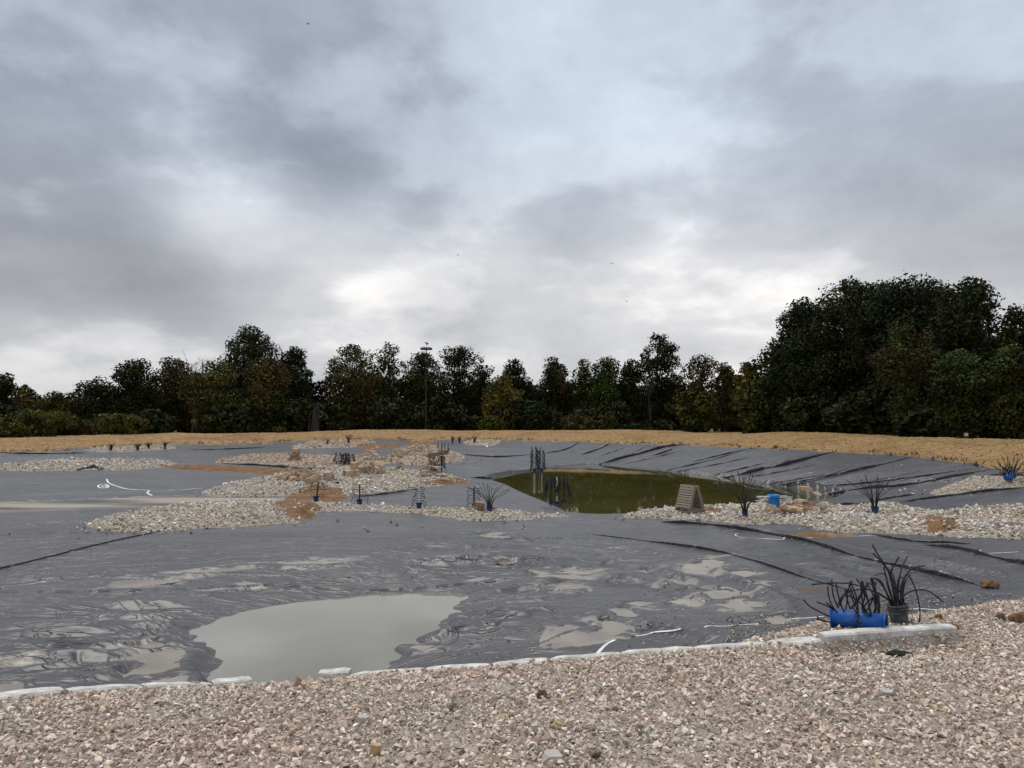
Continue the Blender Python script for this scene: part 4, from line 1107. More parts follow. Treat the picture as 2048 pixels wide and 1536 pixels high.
# ------------------------------------------------------------------ trees
HUE = {'dark': (0.028, 0.033, 0.010), 'green': (0.045, 0.064, 0.013), 'olive': (0.080, 0.076, 0.016), 'brown': (0.078, 0.058, 0.018), 'yellow': (0.14, 0.112, 0.016),
       'rust': (0.070, 0.045, 0.018), 'mixed': (0.056, 0.056, 0.015), 'bluegreen': (0.026, 0.035, 0.013)}

def leaf_mesh(name, C_, Nrm, size, tint, rng, aspect=0.62):
    n = len(C_)
    a = rng.normal(size=(n, 3)); a -= Nrm * (a * Nrm).sum(1)[:, None]; a /= np.linalg.norm(a, axis=1)[:, None] + 1e-9
    b = np.cross(Nrm, a)
    s = size[:, None]
    V = np.stack([C_ - a * s, C_ - b * s * aspect + Nrm * s * 0.18, C_ + a * s, C_ + b * s * aspect + Nrm * s * 0.18], 1).reshape(-1, 3)
    return np_mesh(name, V, np.arange(n * 4).reshape(n, 4), tint)

def puff_leaves(puffs, leaf, rng, hue, dens, vary=0.45):
    Cs, Ns, Ss, Ts = [], [], [], []
    for c, r in puffs:
        n = int(dens * 4.6 * (r / leaf) ** 2) + 14
        d = rng.normal(size=(n, 3)); d /= np.linalg.norm(d, axis=1)[:, None]
        rad = r * np.clip(rng.normal(0.80, 0.17, n), 0.15, 1.08)
        lump = 1 + 0.25 * perlin(d[:, 0] * 2.3 + c[0], d[:, 2] * 2.3 + c[2] + d[:, 1] * 1.7, int(abs(c[0] * 7)) % 90)
        p = np.array(c) + d * (rad * lump)[:, None] * np.array([1, 1, 0.82])
        nn = d * 0.55 + rng.normal(size=(n, 3)) * 0.6 + np.array([0, 0, 0.35]); nn /= np.linalg.norm(nn, axis=1)[:, None]
        Cs.append(p); Ns.append(nn); Ss.append(leaf * rng.uniform(0.55, 1.25, n))
        ph = np.array(hue) * rng.uniform(1 - vary, 1 + vary) * (1 + rng.normal(0, 0.10, 3))
        Ts.append(np.clip(ph * rng.lognormal(0, 0.20, (n, 1)) * (1 + rng.normal(0, 0.07, (n, 3))), 0.002, 0.3))
    return [np.concatenate(q) for q in (Cs, Ns, Ss, Ts)]

def tree(label, px, top, wpx, D, hue, cat='tree', dens=1.0, leaf=0.19, seed=0, skirt=0.10, group='trees behind the grass bank', lean=0.0, name='tree', puff=0.20, bare=0.0, accent=None):
    rng = np.random.default_rng(1000 + seed)
    rr = random.Random(1000 + seed)
    x = (px - CX) / F * D; g = float(zt(x, min(D, 111))) if D < 111 else fz
    ztop = E + (HY - top) / F * D; h = ztop - g; w = wpx / F * D
    root = empty(name, (x, D, g - 0.1), label, cat, group)
    # trunk and limbs
    tb = MB()
    r0 = max(0.10, h * 0.022)
    tp = [(lean * t * h * 0.3 + math.sin(t * 4 + seed) * 0.02 * h, math.cos(t * 3 + seed) * 0.02 * h, t * h * 0.80) for t in np.linspace(0, 1, 7)]
    tb.tube([(0, 0, -0.3)] + tp, r0 * 1.15, 7, r0 * 0.25)
    # crown: clumps packed in an uneven envelope
    puffs = []
    top_r = puff * min(w, h) * 0.85
    n = int(38 * (w * h) / (min(w, h) ** 2) * (0.2 / puff) ** 0.6)
    n = min(n, 70)
    zlo, zhi = skirt * h, h
    tries = 0
    pk, pe, bw0, ph1 = rr.uniform(.38, .60), rr.uniform(1.6, 2.6), rr.uniform(.50, .75), rr.uniform(0, 6.28)
    puffs.append(((rr.uniform(-0.12, 0.12) * w, 0, h - top_r * 0.95), top_r))
    while len(puffs) < n and tries < 1500:
        tries += 1
        t = rr.random()
        zc_ = zlo + (zhi - zlo) * t
        prof = (1 - ((t - pk) / (1 - pk)) ** pe) ** 0.6 if t > pk else bw0 + (1 - bw0) * (t / pk)
        a = rr.uniform(0, 2 * math.pi)
        rad = w / 2 * prof * (0.94 + 0.16 * math.sin(a * 2 + ph1 + t * 5) + 0.10 * math.sin(a * 3 + ph1 * 2 - t * 9)); q = math.sqrt(rr.uniform(0.0, 1.0))
        r = puff * min(w, h) * rr.uniform(0.45, 1.2)
        c = (math.cos(a) * max(0, rad - r * 0.8) * q + lean * t * h * 0.3, math.sin(a) * max(0, rad - r * 0.8) * q * 0.8, min(zc_, h - r * 0.75))
        if any((c[0] - p[0][0]) ** 2 + (c[1] - p[0][1]) ** 2 + (c[2] - p[0][2]) ** 2 < (0.38 * (r + p[1])) ** 2 for p in puffs): continue
        puffs.append((c, r))
    for c, r in puffs[:14]:
        f = rr.uniform(0.25, 0.62); b = Vector(tp[min(6, int(f * 7))]); e = Vector(c)
        m = b.lerp(e, 0.5) + Vector((0, 0, -0.06 * h))
        tb.tube([b, m, e], r0 * 0.36, 5, r0 * 0.08, cap=False)
        for _ in range(2):
            d = Vector((rr.gauss(0, 1), rr.gauss(0, 1), abs(rr.gauss(0.5, 0.8)))).normalized() * r * 0.95
            tb.tube([m.lerp(e, 0.7), e + d * 0.5, e + d], r0 * 0.10, 4, 0.015, cap=False)
    tb.build('trunk', M['bark'], root)
    if bare < 1:
        C_, N_, S_, T_ = puff_leaves(puffs, leaf, rng, HUE[hue], dens)
        if accent:
            k = perlin(C_[:, 0] * 0.45 + seed, C_[:, 2] * 0.45, 5 + seed) + rng.normal(0, 0.12, len(C_)) > 0.22
            T_[k] = T_[k].mean(1, keepdims=True) / np.mean(HUE[hue]) * np.array(HUE[accent])
        ok = C_[:, 2] > 0.02
        link_mesh('crown', leaf_mesh('crown', C_[ok], N_[ok], S_[ok], T_[ok], rng), M['leaves'], root)
    return root

def bare_tree(label, px, top, wpx, D, seed, mat, group='trees behind the grass bank', cat='bare tree', start=0.35):
    rr = random.Random(seed)
    x = (px - CX) / F * D; g = fz; h = E + (HY - top) / F * D - g; w = wpx / F * D
    root = empty('bare_tree', (x, D, g - 0.1), label, cat, group)
    tb = MB()
    tp = [Vector((math.sin(t * 5) * 0.02 * h, 0, t * h * 0.85)) for t in np.linspace(0, 1, 8)]
    tb.tube(tp, 0.17, 6, 0.03)
    def grow(p, d, l, r, k, bb):
        q = p + d * l * 0.5 + Vector((rr.gauss(0, .06), rr.gauss(0, .06), .04)) * l
        e = p + d * l
        bb.tube([p, q, e], r, 4, r * 0.5, cap=False)
        if k == 0: return
        for _ in range(3):
            s = rr.uniform(0.35, 1.0)
            nd_ = (d + Vector((rr.gauss(0, .55), rr.gauss(0, .55), rr.gauss(.25, .35)))).normalized()
            grow(p.lerp(e, s), nd_, l * rr.uniform(0.45, 0.7), r * 0.55, k - 1, bb)
    for i in range(13):
        t = rr.uniform(start, 1.0); p = tp[0].lerp(tp[-1], t)
        a = rr.uniform(0, 6.28)
        d = Vector((math.cos(a), math.sin(a), rr.uniform(0.5, 1.4))).normalized()
        bb = MB(); grow(p, d, w * 0.42 * rr.uniform(0.6, 1.1), 0.045, 2, bb); bb.build('branch', mat, root)
    tb.build('trunk', mat, root)
    return root

def stagnant(px): 
    return float(np.interp(px, [-300, 0, 250, 500, 760, 1024, 1250, 1500, 1660, 1800, 1900, 2048, 2300], [58, 62, 71, 80, 86, 91, 86, 72, 61, 53, 47, 43, 37]))
TREES = [  # label, column, top row, width, metres beyond the crest, hue, options
    ('dark round tree cut by the left frame edge', -5, 742, 90, 22, 'dark', {}),
    ('small brownish tree beside the dark tree at the left edge', 52, 768, 74, 20, 'brown', dict(dens=.75)),
    ('low olive tree under the lowest dip of the skyline at left', 112, 778, 90, 22, 'olive', {}),
    ('spreading dark tree right of the lowest dip in the skyline', 190, 752, 110, 22, 'dark', {}),
    ('dark tree with a stepped crown left of the bare branches', 268, 712, 105, 22, 'dark', {}),
    ('reddish brown thin crowned tree below the bare branches', 345, 712, 120, 24, 'brown', dict(dens=.8, accent='dark')),
    ('tallest dark oak left of centre with a pointed crown', 500, 646, 165, 26, 'dark', dict(puff=.17)),
    ('dark shoulder tree right of the tallest oak left of centre', 585, 690, 92, 25, 'dark', {}),
    ('olive brown tree in front of the tall oak at its left', 428, 722, 120, 14, 'olive', dict(dens=.8, accent='brown')),
    ('brown tinged tree in front of the tall oak at its right', 532, 712, 125, 12, 'brown', dict(accent='olive', dens=.9)),
    ('brownish broad tree with light showing through, left of the pole', 700, 686, 130, 24, 'mixed', dict(dens=.62, accent='brown')),
    ('thin topped greenish tree just left of the nest pole', 775, 682, 115, 24, 'green', dict(dens=.45, accent='mixed', puff=.17)),
    ('dark tree directly behind the nest platform pole', 842, 702, 125, 22, 'dark', dict(accent='mixed')),
    ('dark open crowned oak right of the nest pole', 922, 690, 118, 24, 'dark', dict(dens=.75, puff=.17)),
    ('loose leaning tree beside the gap right of the nest pole', 962, 728, 60, 26, 'dark', dict(dens=.35, puff=.16)),
    ('yellowish olive tree in front of the gap near the centre', 1003, 748, 105, 14, 'olive', dict(accent='yellow', dens=.9)),
    ('small dark tree right of the gap near the centre', 1030, 716, 74, 24, 'dark', {}),
    ('dark double domed tree right of the centre', 1108, 710, 82, 22, 'dark', dict(accent='rust', puff=.22)),
    ('greyish thin tree between the double dome and the green tree', 1168, 716, 64, 23, 'mixed', dict(dens=.6)),
    ('fresh green rounded tree left of the tall oak right of centre', 1212, 711, 100, 20, 'green', {}),
    ('small dark tree filling the notch left of the ragged oak', 1262, 716, 80, 22, 'dark', dict(accent='mixed')),
    ('tall dark oak with a ragged crown right of centre', 1318, 665, 128, 24, 'dark', dict(puff=.16)),
    ('airy brownish tree right of the ragged oak', 1405, 704, 112, 22, 'brown', dict(dens=.5, accent='mixed', puff=.16)),
    ('sparse tree between the airy brown tree and the big grove', 1452, 722, 60, 24, 'mixed', dict(dens=.4, puff=.16)),
    ('yellow green tree at the left foot of the big grove', 1497, 722, 70, 16, 'yellow', dict(dens=.6, accent='olive')),
    ('huge dark tree forming the left end of the big grove', 1602, 598, 205, 15, 'bluegreen', dict(puff=.16, leaf=.185)),
    ('huge dark tree at the left top of the big grove', 1715, 555, 270, 17, 'dark', dict(puff=.15, leaf=.185)),
    ('huge dark tree at the middle top of the big grove', 1838, 546, 270, 18, 'bluegreen', dict(puff=.15, leaf=.185)),
    ('huge dark domed tree at the right top of the big grove', 1938, 550, 220, 17, 'dark', dict(puff=.15, leaf=.185)),
    ('dark tree filling the dip left of the middle of the big grove', 1655, 590, 200, 24, 'dark', dict(puff=.15, leaf=.185)), ('dark tree behind the top of the big grove', 1780, 556, 240, 25, 'dark', dict(puff=.15, leaf=.185)), ('dark tree behind the right dome of the big grove', 1892, 556, 230, 25, 'bluegreen', dict(puff=.15, leaf=.185)),
    ('thin leaved tall tree at the right frame edge', 2040, 600, 120, 17, 'dark', dict(dens=.7, accent='mixed')),
    ('rusty brown leaved tree in front of the big grove', 1812, 640, 130, 9, 'mixed', dict(dens=.38, leaf=.15, accent='rust', puff=.16)),
    ('lighter green leafy tree in front of the big grove at its right', 1918, 695, 150, 8, 'green', dict(leaf=.15, accent='dark', puff=.17)),
    ('green tree with faint brown leaves at the right frame edge', 2028, 686, 130, 9, 'mixed', dict(leaf=.15, accent='green', puff=.17))]
for k, (lab, px, top, wp, dd, hue, op) in enumerate(TREES):
    tree(lab, px, top, wp, stagnant(px) + dd, hue, seed=k, **op)
_used = {}
def near_label(lead, px):
    t = min(TREES, key=lambda q: abs(q[1] - px) + (4000 if (lead, q[0]) in _used else 0))
    _used[(lead, t[0])] = 1
    return lead + ' ' + ' '.join(t[0].split()[:11])
for k in range(22):          # the second row that closes the wood behind
    px = -120 + k * 106 + random.uniform(-20, 20)
    top = float(np.interp(px, [-100, 50, 130, 300, 500, 620, 700, 950, 985, 1050, 1300, 1450, 1550, 1700, 2000, 2300], [780, 800, 812, 765, 725, 760, 735, 760, 782, 768, 755, 765, 690, 650, 640, 640])) + random.uniform(-4, 10)
    tree(near_label('hidden tree behind the', px), px, top, 150, stagnant(px) + 34, 'dark', seed=100 + k, group='second row of trees in the wood', skirt=0.02, dens=.9, leaf=.46, puff=.24)
SHR = [('broad olive bush along the left frame edge', 60, 818, 190, 6, 'olive'), ('reddish bush between the two olive bushes at left', 172, 838, 60, 5, 'rust'), ('rounded olive green bush right of the reddish bush', 245, 826, 120, 5, 'olive'),
       ('small olive bush left of the broken trunk', 560, 852, 34, 4, 'olive'), ('yellowish green bush below the tree at the central gap', 985, 830, 70, 5, 'olive'), ('brown green bush left of the dead brown tree', 1160, 828, 90, 6, 'brown'), ('pale twiggy bush at the foot of the green tree', 1215, 822, 44, 6, 'mixed')]
for k, (lab, px, top, wp, dd, hue) in enumerate(SHR):
    tree(lab, px, top, wp, stagnant(px) + dd, hue, cat='bush', seed=200 + k, group='bushes along the back of the bank', skirt=0.0, name='bush', leaf=.17, puff=.26)
for k in range(26):
    px = -150 + k * 92 + random.uniform(-25, 25)
    if 600 < px < 655: px += 60
    tree(near_label('low bush before the', px), px, 806 + random.uniform(-30, 34) - (22 if px > 1500 else 0), random.uniform(90, 170), stagnant(px) + 11 + random.uniform(-2, 3), random.choice(['dark', 'dark', 'mixed', 'dark', 'bluegreen']), cat='bush', seed=300 + k, group='undergrowth below the trees', skirt=0.0, name='bush', leaf=.30, puff=.25, dens=.9)
bare_tree('bare grey branches rising above the trees at left', 385, 700, 95, 104, 5, M['greywood'], start=0.6)
bare_tree('dead brown tree standing before the ragged oak', 1298, 738, 58, 98, 6, M['snagwood'], start=0.2)

# far wood behind everything: one mass
rgw = np.random.default_rng(77)
pf = []
for k in range(240):
    a = -0.95 + 1.9 * k / 239
    pf.append(((a * 135 + rgw.normal(0, 1), 135 + rgw.normal(0, 2), fz + rgw.uniform(0.4, 5.2)), rgw.uniform(2.0, 3.2)))
C_, N_, S_, T_ = puff_leaves(pf, 0.72, rgw, HUE['dark'], 1.0)
tag(link_mesh('far_wood', leaf_mesh('far_wood', C_, N_, S_, T_, rgw), M['leaves']), kind='stuff')

# broken trunk
def snag():
    p = np.array([(630 - CX) / F * 92, 92.0, float(zt((630 - CX) / F * 92, 92.0))])
    root = empty('broken_trunk', tuple(p), 'broken grey tree trunk standing left of the nest pole', 'tree stump')
    b = MB(); n = 11
    prof = [(-0.3, 0.55), (0.4, 0.44), (1.2, 0.36), (2.0, 0.34), (2.6, 0.26)]
    V = []
    for z, r in prof:
        for k in range(n):
            a = 2 * math.pi * k / n
            q = r * (1 + 0.30 * math.sin(2 * a + z * .6))
            V.append((math.cos(a) * q + 0.06 * z, math.sin(a) * q, z + (0.9 * math.sin(a * 2 + 0.6) * (z > 2.5)) + (random.uniform(-0.3, 0.4) if z > 2.5 else 0)))
    b.add(V, [(i * n + k, i * n + (k + 1) % n, (i + 1) * n + (k + 1) % n, (i + 1) * n + k) for i in range(len(prof) - 1) for k in range(n)] + [tuple(4 * n + k for k in range(n))])
    b.build('trunk', M['snagwood'], root)
    s = MB(); s.tube([(-0.75, -0.1, -0.2), (-0.62, -0.1, 1.3), (-0.70, 0, 2.3)], 0.16, 6, 0.07); s.build('side_stem', M['snagwood'], root)
    s = MB(); s.tube([(0.3, -0.1, 2.6), (0.38, -0.1, 3.4), (0.25, 0, 4.0)], 0.15, 6, 0.03); s.build('splinter', M['snagwood'], root)
snag()

# nest pole
def nest_pole():
    D = 95.0; x = (852 - CX) / F * D; g = float(zt(x, D)); s = D / F
    root = empty('nest_pole', (x, D, g), 'tall thin pole carrying a flat nest platform above the trees', 'pole')
    ht = E + (HY - 699) * s - g
    b = MB(); b.tube([(0.02, 0, -0.4), (0, 0, ht * 0.5), (0, 0, ht)], 0.09, 8, 0.07); b.build('pole', M['bark'], root)
    b = MB(); b.box((0, 0, ht + 0.06), (1.45, 1.2, 0.12)); b.build('platform', M['greywood'], root)
    for sx in (-0.68, 0.68):
        b = MB(); b.box((sx, 0, ht + 0.18), (0.07, 1.2, 0.12)); b.build('edge_board', M['greywood'], root)
    b = MB()
    for k in range(46):
        a = random.uniform(0, 6.28); r = random.uniform(0.2, 0.6)
        p = Vector((math.cos(a) * r, math.sin(a) * r * 0.8, ht + 0.16 + random.uniform(0, 0.14))); d = Vector((-math.sin(a), math.cos(a), random.uniform(-.25, .25))) * random.uniform(0.25, 0.5)
        b.tube([p - d, p + d], 0.016, 4, 0.01)
    b.build('nest', M['greywood'], root)
    b = MB(); b.tube([(0.03, 0, ht + 0.1), (0.05, 0, ht + 0.72)], 0.025, 6); b.build('mast', M['whiterod'], root)
    b = MB(); b.box((0.10, 0, ht + 0.78), (0.26, 0.2, 0.20)); b.build('camera_box', M['bird'], root)
    b = MB(); b.tube([(0.12, 0, ht + 0.88), (0.0, 0, ht + 0.93), (-0.26, 0, ht + 0.93)], 0.045, 6); b.build('camera_hood', M['bird'], root)
nest_pole()

# birds
for px, py, D, rz, lab in ((1224, 527, 70, 0.4, 'tiny dark bird in the sky above the right half of the pond'), (1253, 603, 80, 1.2, 'lowest of the tiny dark birds, above the trees right of centre'), (915, 510, 75, 2.2, 'tiny dark bird in the sky near the picture centre'), (616, 48, 60, 0.9, 'tiny dark bird high in the sky at upper left')):
    r = ray(px, py); p = EYE + r * (D / r[1])
    root = empty('bird', tuple(p), lab, 'bird', 'birds in the sky', rz)
    b = MB(); b.tube([(0, -0.13, 0), (0, -0.06, 0.01), (0, 0.05, 0.0), (0, 0.14, -0.01)], 0.028, 6, 0.008); b.build('body', M['bird'], root)
    for s in (-1, 1):
        b = MB(); b.add([(0, -0.05, 0), (0, 0.05, 0), (s * 0.12, 0.03, 0.05), (s * 0.12, -0.05, 0.05), (s * 0.25, -0.05, 0.02)] , [(0, 1, 2, 3), (3, 2, 4)])
        b.build('wing', M['bird'], root)

# ------------------------------------------------------------------ marks on the liner
def drape(pl, n=8, lift=0.010):
    P = to_ground([tuple(q) for q in spline(pl, n)])
    out = []
    for a, b in zip(P[:-1], P[1:]):
        k = max(1, int(np.linalg.norm(b - a) / 0.06))
        k = min(k, 12)
        for t in np.linspace(0, 1, k, endpoint=False):
            q = a + (b - a) * t; out.append((q[0], q[1]))
    out.append((P[-1][0], P[-1][1]))
    A = np.array(out); z = zt(A[:, 0], A[:, 1]) + lift
    return np.column_stack([A, z])
def ribbon(mb, P, w, wob=0.0, th=0.004):
    T = np.gradient(P[:, :2], axis=0); T /= np.linalg.norm(T, axis=1)[:, None] + 1e-9
    N_ = np.column_stack([-T[:, 1], T[:, 0]])
    ww = w * (1 + wob * perlin(np.arange(len(P)) * 0.35, np.arange(len(P)) * 0.0 + P[0, 0], 8))
    Lp = P[:, :2] + N_ * ww[:, None] / 2; Rp = P[:, :2] - N_ * ww[:, None] / 2
    n = len(P)
    V = []
    for i in range(n):
        zl, zr_ = float(zt(*Lp[i])), float(zt(*Rp[i]))
        V += [(*Lp[i], max(zl + th, P[i, 2] - 0.008)), (*Rp[i], max(zr_ + th, P[i, 2] - 0.008))]
    mb.add(V, [(2 * i, 2 * i + 1, 2 * i + 3, 2 * i + 2) for i in range(n - 1)])
PAINT = [([(1194, 1308), (1204, 1297), (1214, 1288), (1230, 1280)], .045), ([(1267, 1273), (1285, 1271), (1310, 1265), (1340, 1263), (1362, 1259)], .04), ([(1409, 1255), (1418, 1252), (1445, 1253), (1480, 1250), (1517, 1248)], .04), ([(1560, 1242), (1585, 1238), (1620, 1236), (1648, 1233)], .035),
         ([(1812, 1219), (1845, 1218), (1870, 1220), (1912, 1222)], .04), ([(1476, 1067), (1470, 1070), (1485, 1075), (1515, 1077), (1562, 1079), (1569, 1075)], .028), ([(1584, 1078), (1588, 1075), (1640, 1076), (1690, 1074), (1725, 1072), (1752, 1071)], .028), ([(1978, 1107), (2000, 1106), (2036, 1104)], .028), ([(1892, 1090), (1905, 1091), (1917, 1094)], .028),
         ([(213, 958), (218, 966), (235, 973), (255, 978), (280, 979.5), (300, 980)], .085), ([(298, 981), (295, 986), (304, 991)], .085), ([(336, 980), (370, 979), (405, 976)], .08), ([(478, 968), (500, 965), (520, 962)], .12),
         ([(200, 976), (196, 972), (202, 969), (212, 969), (217, 973), (212, 976), (200, 976)], .08), ([(203, 973), (208, 971), (213, 973), (208, 975), (203, 973)], .06), ([(487, 910), (505, 910)], .12), ([(620, 911), (655, 912)], .12), ([(975, 894), (972, 890), (966, 887)], .14)]
for pl, w in PAINT:
    m = MB(); P = drape(pl, 6); ribbon(m, P, w, 0.5); m.build('paint_line', M['paint'], liner)
SEAMS = [(Z8([(0, 393), (500, 390), (1000, 378), (1400, 360), (1650, 355), (2048, 383)]) + Z1([(300, 403), (500, 385), (730, 365)]), .028), (Z8([(0, 62), (300, 48), (700, 44), (1250, 55), (1700, 64), (2048, 76)]) + Z1([(300, 175), (600, 178), (900, 175), (1300, 180)]), .03),
         (Z7([(0, 335), (300, 322), (560, 311), (850, 295)]), .03), (Z7([(1280, 265), (1500, 215), (1700, 205)]), .03), ([(1840, 1022), (1880, 1016), (1950, 1008)], .05)]
for pl, w in SEAMS:
    m = MB(); P = drape(pl, 14)
    i = 0
    while i < len(P) - 3:
        k = random.randint(2, 5)
        ribbon(m, P[i:i + k], w * 1.2 * random.uniform(0.7, 1.1), 0.3, 0.022); i += k + random.randint(1, 2)
    m.build('seam', M['seam'], liner)
m = MB(); P = drape([(-60, 1150), (0, 1138), (80, 1119), (170, 1096), (240, 1080), (310, 1065), (330, 1060)], 8, 0.02)
m.tube(P, 0.016, 6)
tag(m.build('cable', M['tube']), 'thin black cable running over the liner at left to the gravel', 'cable')

# ------------------------------------------------------------------ rocks
def rock(loc, dim, rot, mat, label, group, cat='rock', name='rock', seed=None, cut=0.22):
    rr = random.Random(seed if seed is not None else random.random())
    bm = bmesh.new()
    n = rr.choice((5, 6, 6, 7)); a0 = rr.uniform(0, 6.28)
    for lev, sc_ in ((-0.5, rr.uniform(.86, 1.0)), (0.5, rr.uniform(.72, .98))):
        for k in range(n):
            a = a0 + 2 * math.pi * (k + rr.uniform(-.28, .28)) / n
            e = (abs(math.cos(a)) ** 3 + abs(math.sin(a)) ** 3) ** (-1 / 3)
            q = 0.52 * e * sc_ * rr.uniform(.72, 1.06)
            bm.verts.new((math.cos(a) * q * dim[0], math.sin(a) * q * dim[1], (lev + rr.uniform(-.10, .10) * (lev != 0)) * dim[2]))
    bmesh.ops.convex_hull(bm, input=bm.verts)
    bmesh.ops.delete(bm, geom=[v for v in bm.verts if not v.link_faces], context='VERTS')
    bmesh.ops.recalc_face_normals(bm, faces=bm.faces)
    me = bpy.data.meshes.new(name); bm.to_mesh(me); bm.free()
    o = link_mesh(name, me, mat)
    o.location = tuple(loc); o.rotation_euler = rot
    return tag(o, label, cat, group)

def slab_at(px, py, wpx, hpx, mat, label, group, dz=0.0, tilt=(0, 0), rz=None, depth=None, seed=None, base=None):
    """slab whose foot stands where the sight line through (px, py) meets the ground"""
    if base is None: p = ground(px, py)
    else:                                   # heaped on a pile whose foot is at distance base[0], picture row base[1]
        D_ = base[0] + max(0.0, base[1] - py) * base[0] / F * 1.1
        q = ray(px, py); p = EYE + q * (D_ / q[1]); g_ = float(zt(p[0], p[1]))
        p[2] = max(p[2], g_ - .02); 
        if p[2] - g_ > dz: dz = 0.0
    s = p[1] / F
    w, h = wpx * s, hpx * s
    d = depth if depth is not None else w * random.uniform(0.55, 0.9)
    rz = random.uniform(-0.5, 0.5) if rz is None else rz
    return rock((p[0], p[1] + d * 0.2, p[2] + h * 0.5 + dz), (w, d, h), (tilt[0], tilt[1], rz), mat, label, group, seed=seed)

RM = [M['tanrock'], M['pinkrock'], M['brownrock']]
def zz2(x, y): return x / 5.389 + 380, y / 5.389 + 850
ORD = ['leftmost', 'second from the left', 'third from the left', 'fourth from the left', 'fifth from the left', 'sixth from the left', 'seventh from the left', 'eighth from the left', 'ninth from the left', 'tenth from the left', 'eleventh from the left', 'twelfth from the left', 'thirteenth from the left', 'fourteenth from the left', 'fifteenth from the left', 'sixteenth from the left']
def heap(items, conv, foot, noun, where, group, mats, seed, hs=0.62):
    """stones (x, y of the foot, width, height, lift, tilt...) heaped on a pile standing at picture point `foot`"""
    D0 = float(ground(*foot)[1])
    order = sorted(range(len(items)), key=lambda q: items[q][0]); extras = []
    for k, it in enumerate(items):
        x, y, w, h, dz = it[:5]; tx, ty = (it[5], it[6]) if len(it) > 6 else (.08, it[5])
        px, py = conv(x, y)
        r_ = order.index(k)
        word = ORD[r_] + ' ' if r_ < 8 else ORD[len(items) - 1 - r_].replace('left', 'right') + ' '
        slab_at(px, py, w / 5.389 * 1.12, h / 5.389 * hs, mats[k % len(mats)], noun + ', ' + word + where, group, dz, (tx, ty), seed=seed + k, base=(D0, foot[1]))
        r2 = random.Random(seed * 31 + k)
        ex = slab_at(px + r2.uniform(-9, 9), py + r2.uniform(-2, 2.5), w / 5.389 * r2.uniform(.4, .75), h / 5.389 * r2.uniform(.3, .5), mats[(k + 1) % len(mats)], 'smaller broken stone lying ' + where, group, dz * .6, (r2.uniform(-.2, .3), r2.uniform(-.5, .5)), seed=seed + 500 + k, base=(D0 - r2.uniform(0, .25), foot[1]))
        extras.append(ex)

    extras.sort(key=lambda o: o.location.x / o.location.y)
    for k, o in enumerate(extras): o['label'] = 'smaller broken stone, ' + ORD[k] + ' ' + where

# the big pile at the left end of the rocky island
G1_ = 'sandstone slabs of the left pile on the middle island'
L1 = 'tan sandstone slab lying in the left pile on the middle island'
heap([(980, 565, 130, 55, 0, .1, -.35), (1060, 560, 120, 60, .05, .2, -.2), (1110, 590, 150, 62, 0, .05, .12), (1180, 560, 100, 90, .1, .3, .3), (1230, 600, 90, 110, 0, .2, .55), (1270, 560, 110, 110, .1, .2, .7),
                                              (1200, 520, 120, 30, .45, .1, -.1), (1330, 560, 150, 50, .1, .1, .25), (1390, 530, 130, 40, .3, .1, .12), (1300, 500, 140, 24, .45, 0, .1), (1440, 600, 110, 60, 0, .1, -.4), (1490, 590, 120, 90, 0, .2, -.35), (1080, 530, 120, 34, .3, .1, -.25), (1540, 590, 90, 22, 0, 0, -.1), (1380, 590, 120, 50, 0, 0, -.2)], zz2, (610, 962), 'tan sandstone slab', 'in the left pile on the middle island', G1_, [RM[0], RM[1], RM[0], RM[2]], 0)
px, py = zz2(1310, 655); slab_at(px, py, 36, 14, M['tanrock'], 'large tan slab tilted up at the front of the left rock pile', 'sandstone slabs of the left pile on the middle island', 0.12, (.1, -.42), rz=-.15, seed=55)
px, py = zz2(1480, 600); slab_at(px, py, 22, 18, M['pinkrock'], 'pale upright boulder at the right end of the left rock pile', 'sandstone slabs of the left pile on the middle island', 0, (.2, -.3), rz=.4, seed=56)
# right pile
L2, G2_ = 'leaning sandstone slab in the right pile on the middle island', 'sandstone slabs of the right pile on the middle island'
heap([(1830, 530, 60, 100, .1, .25, -.5), (1870, 520, 55, 120, .05, .3, .35), (1900, 525, 50, 140, 0, .25, .35), (1940, 520, 60, 110, .1, .3, .1), (1960, 500, 55, 120, .2, .3, -.45), (1990, 530, 60, 110, 0, .2, -.35), (2030, 530, 90, 100, 0, .1, -.35), (2075, 525, 60, 60, 0, .1, 0),
                                              (1880, 470, 100, 30, .75, .1, -.4), (1950, 450, 110, 30, .8, .1, .25), (1990, 460, 90, 34, .7, .1, .5), (1820, 500, 70, 40, .4, .1, -.5), (2060, 520, 70, 50, .3, .1, .3)], zz2, (740, 949), 'leaning sandstone slab', 'in the right pile on the middle island', G2_, [RM[0], RM[1], RM[0]], 70)
px, py = zz2(1718, 572); slab_at(px, py, 14, 13, M['yellowstone'], 'squared tan block at the left foot of the right rock pile', G2_, 0, (0, .05), rz=.5, depth=.4, seed=91)
px, py = zz2(1788, 565); slab_at(px, py, 14, 14, M['tanrock'], 'squared brownish block beside the tan block at the right pile', G2_, 0, (0, -.05), rz=.8, depth=.4, seed=92)
px, py = zz2(1762, 540); slab_at(px, py, 18, 14, M['tanrock'], 'rounded tan boulder resting behind the two squared blocks', G2_, .3, (.1, 0), seed=93)
px, py = zz2(1660, 552); slab_at(px, py, 10, 11, M['brownrock'], 'small brown rock left of the two squared blocks', G2_, 0, (0, .2), seed=94)
px, py = zz2(1588, 632); slab_at(px, py, 10, 3, M['black'], 'flat black scrap lying on the cobbles before the right pile', None, 0, (0, 0), rz=.1, seed=95)
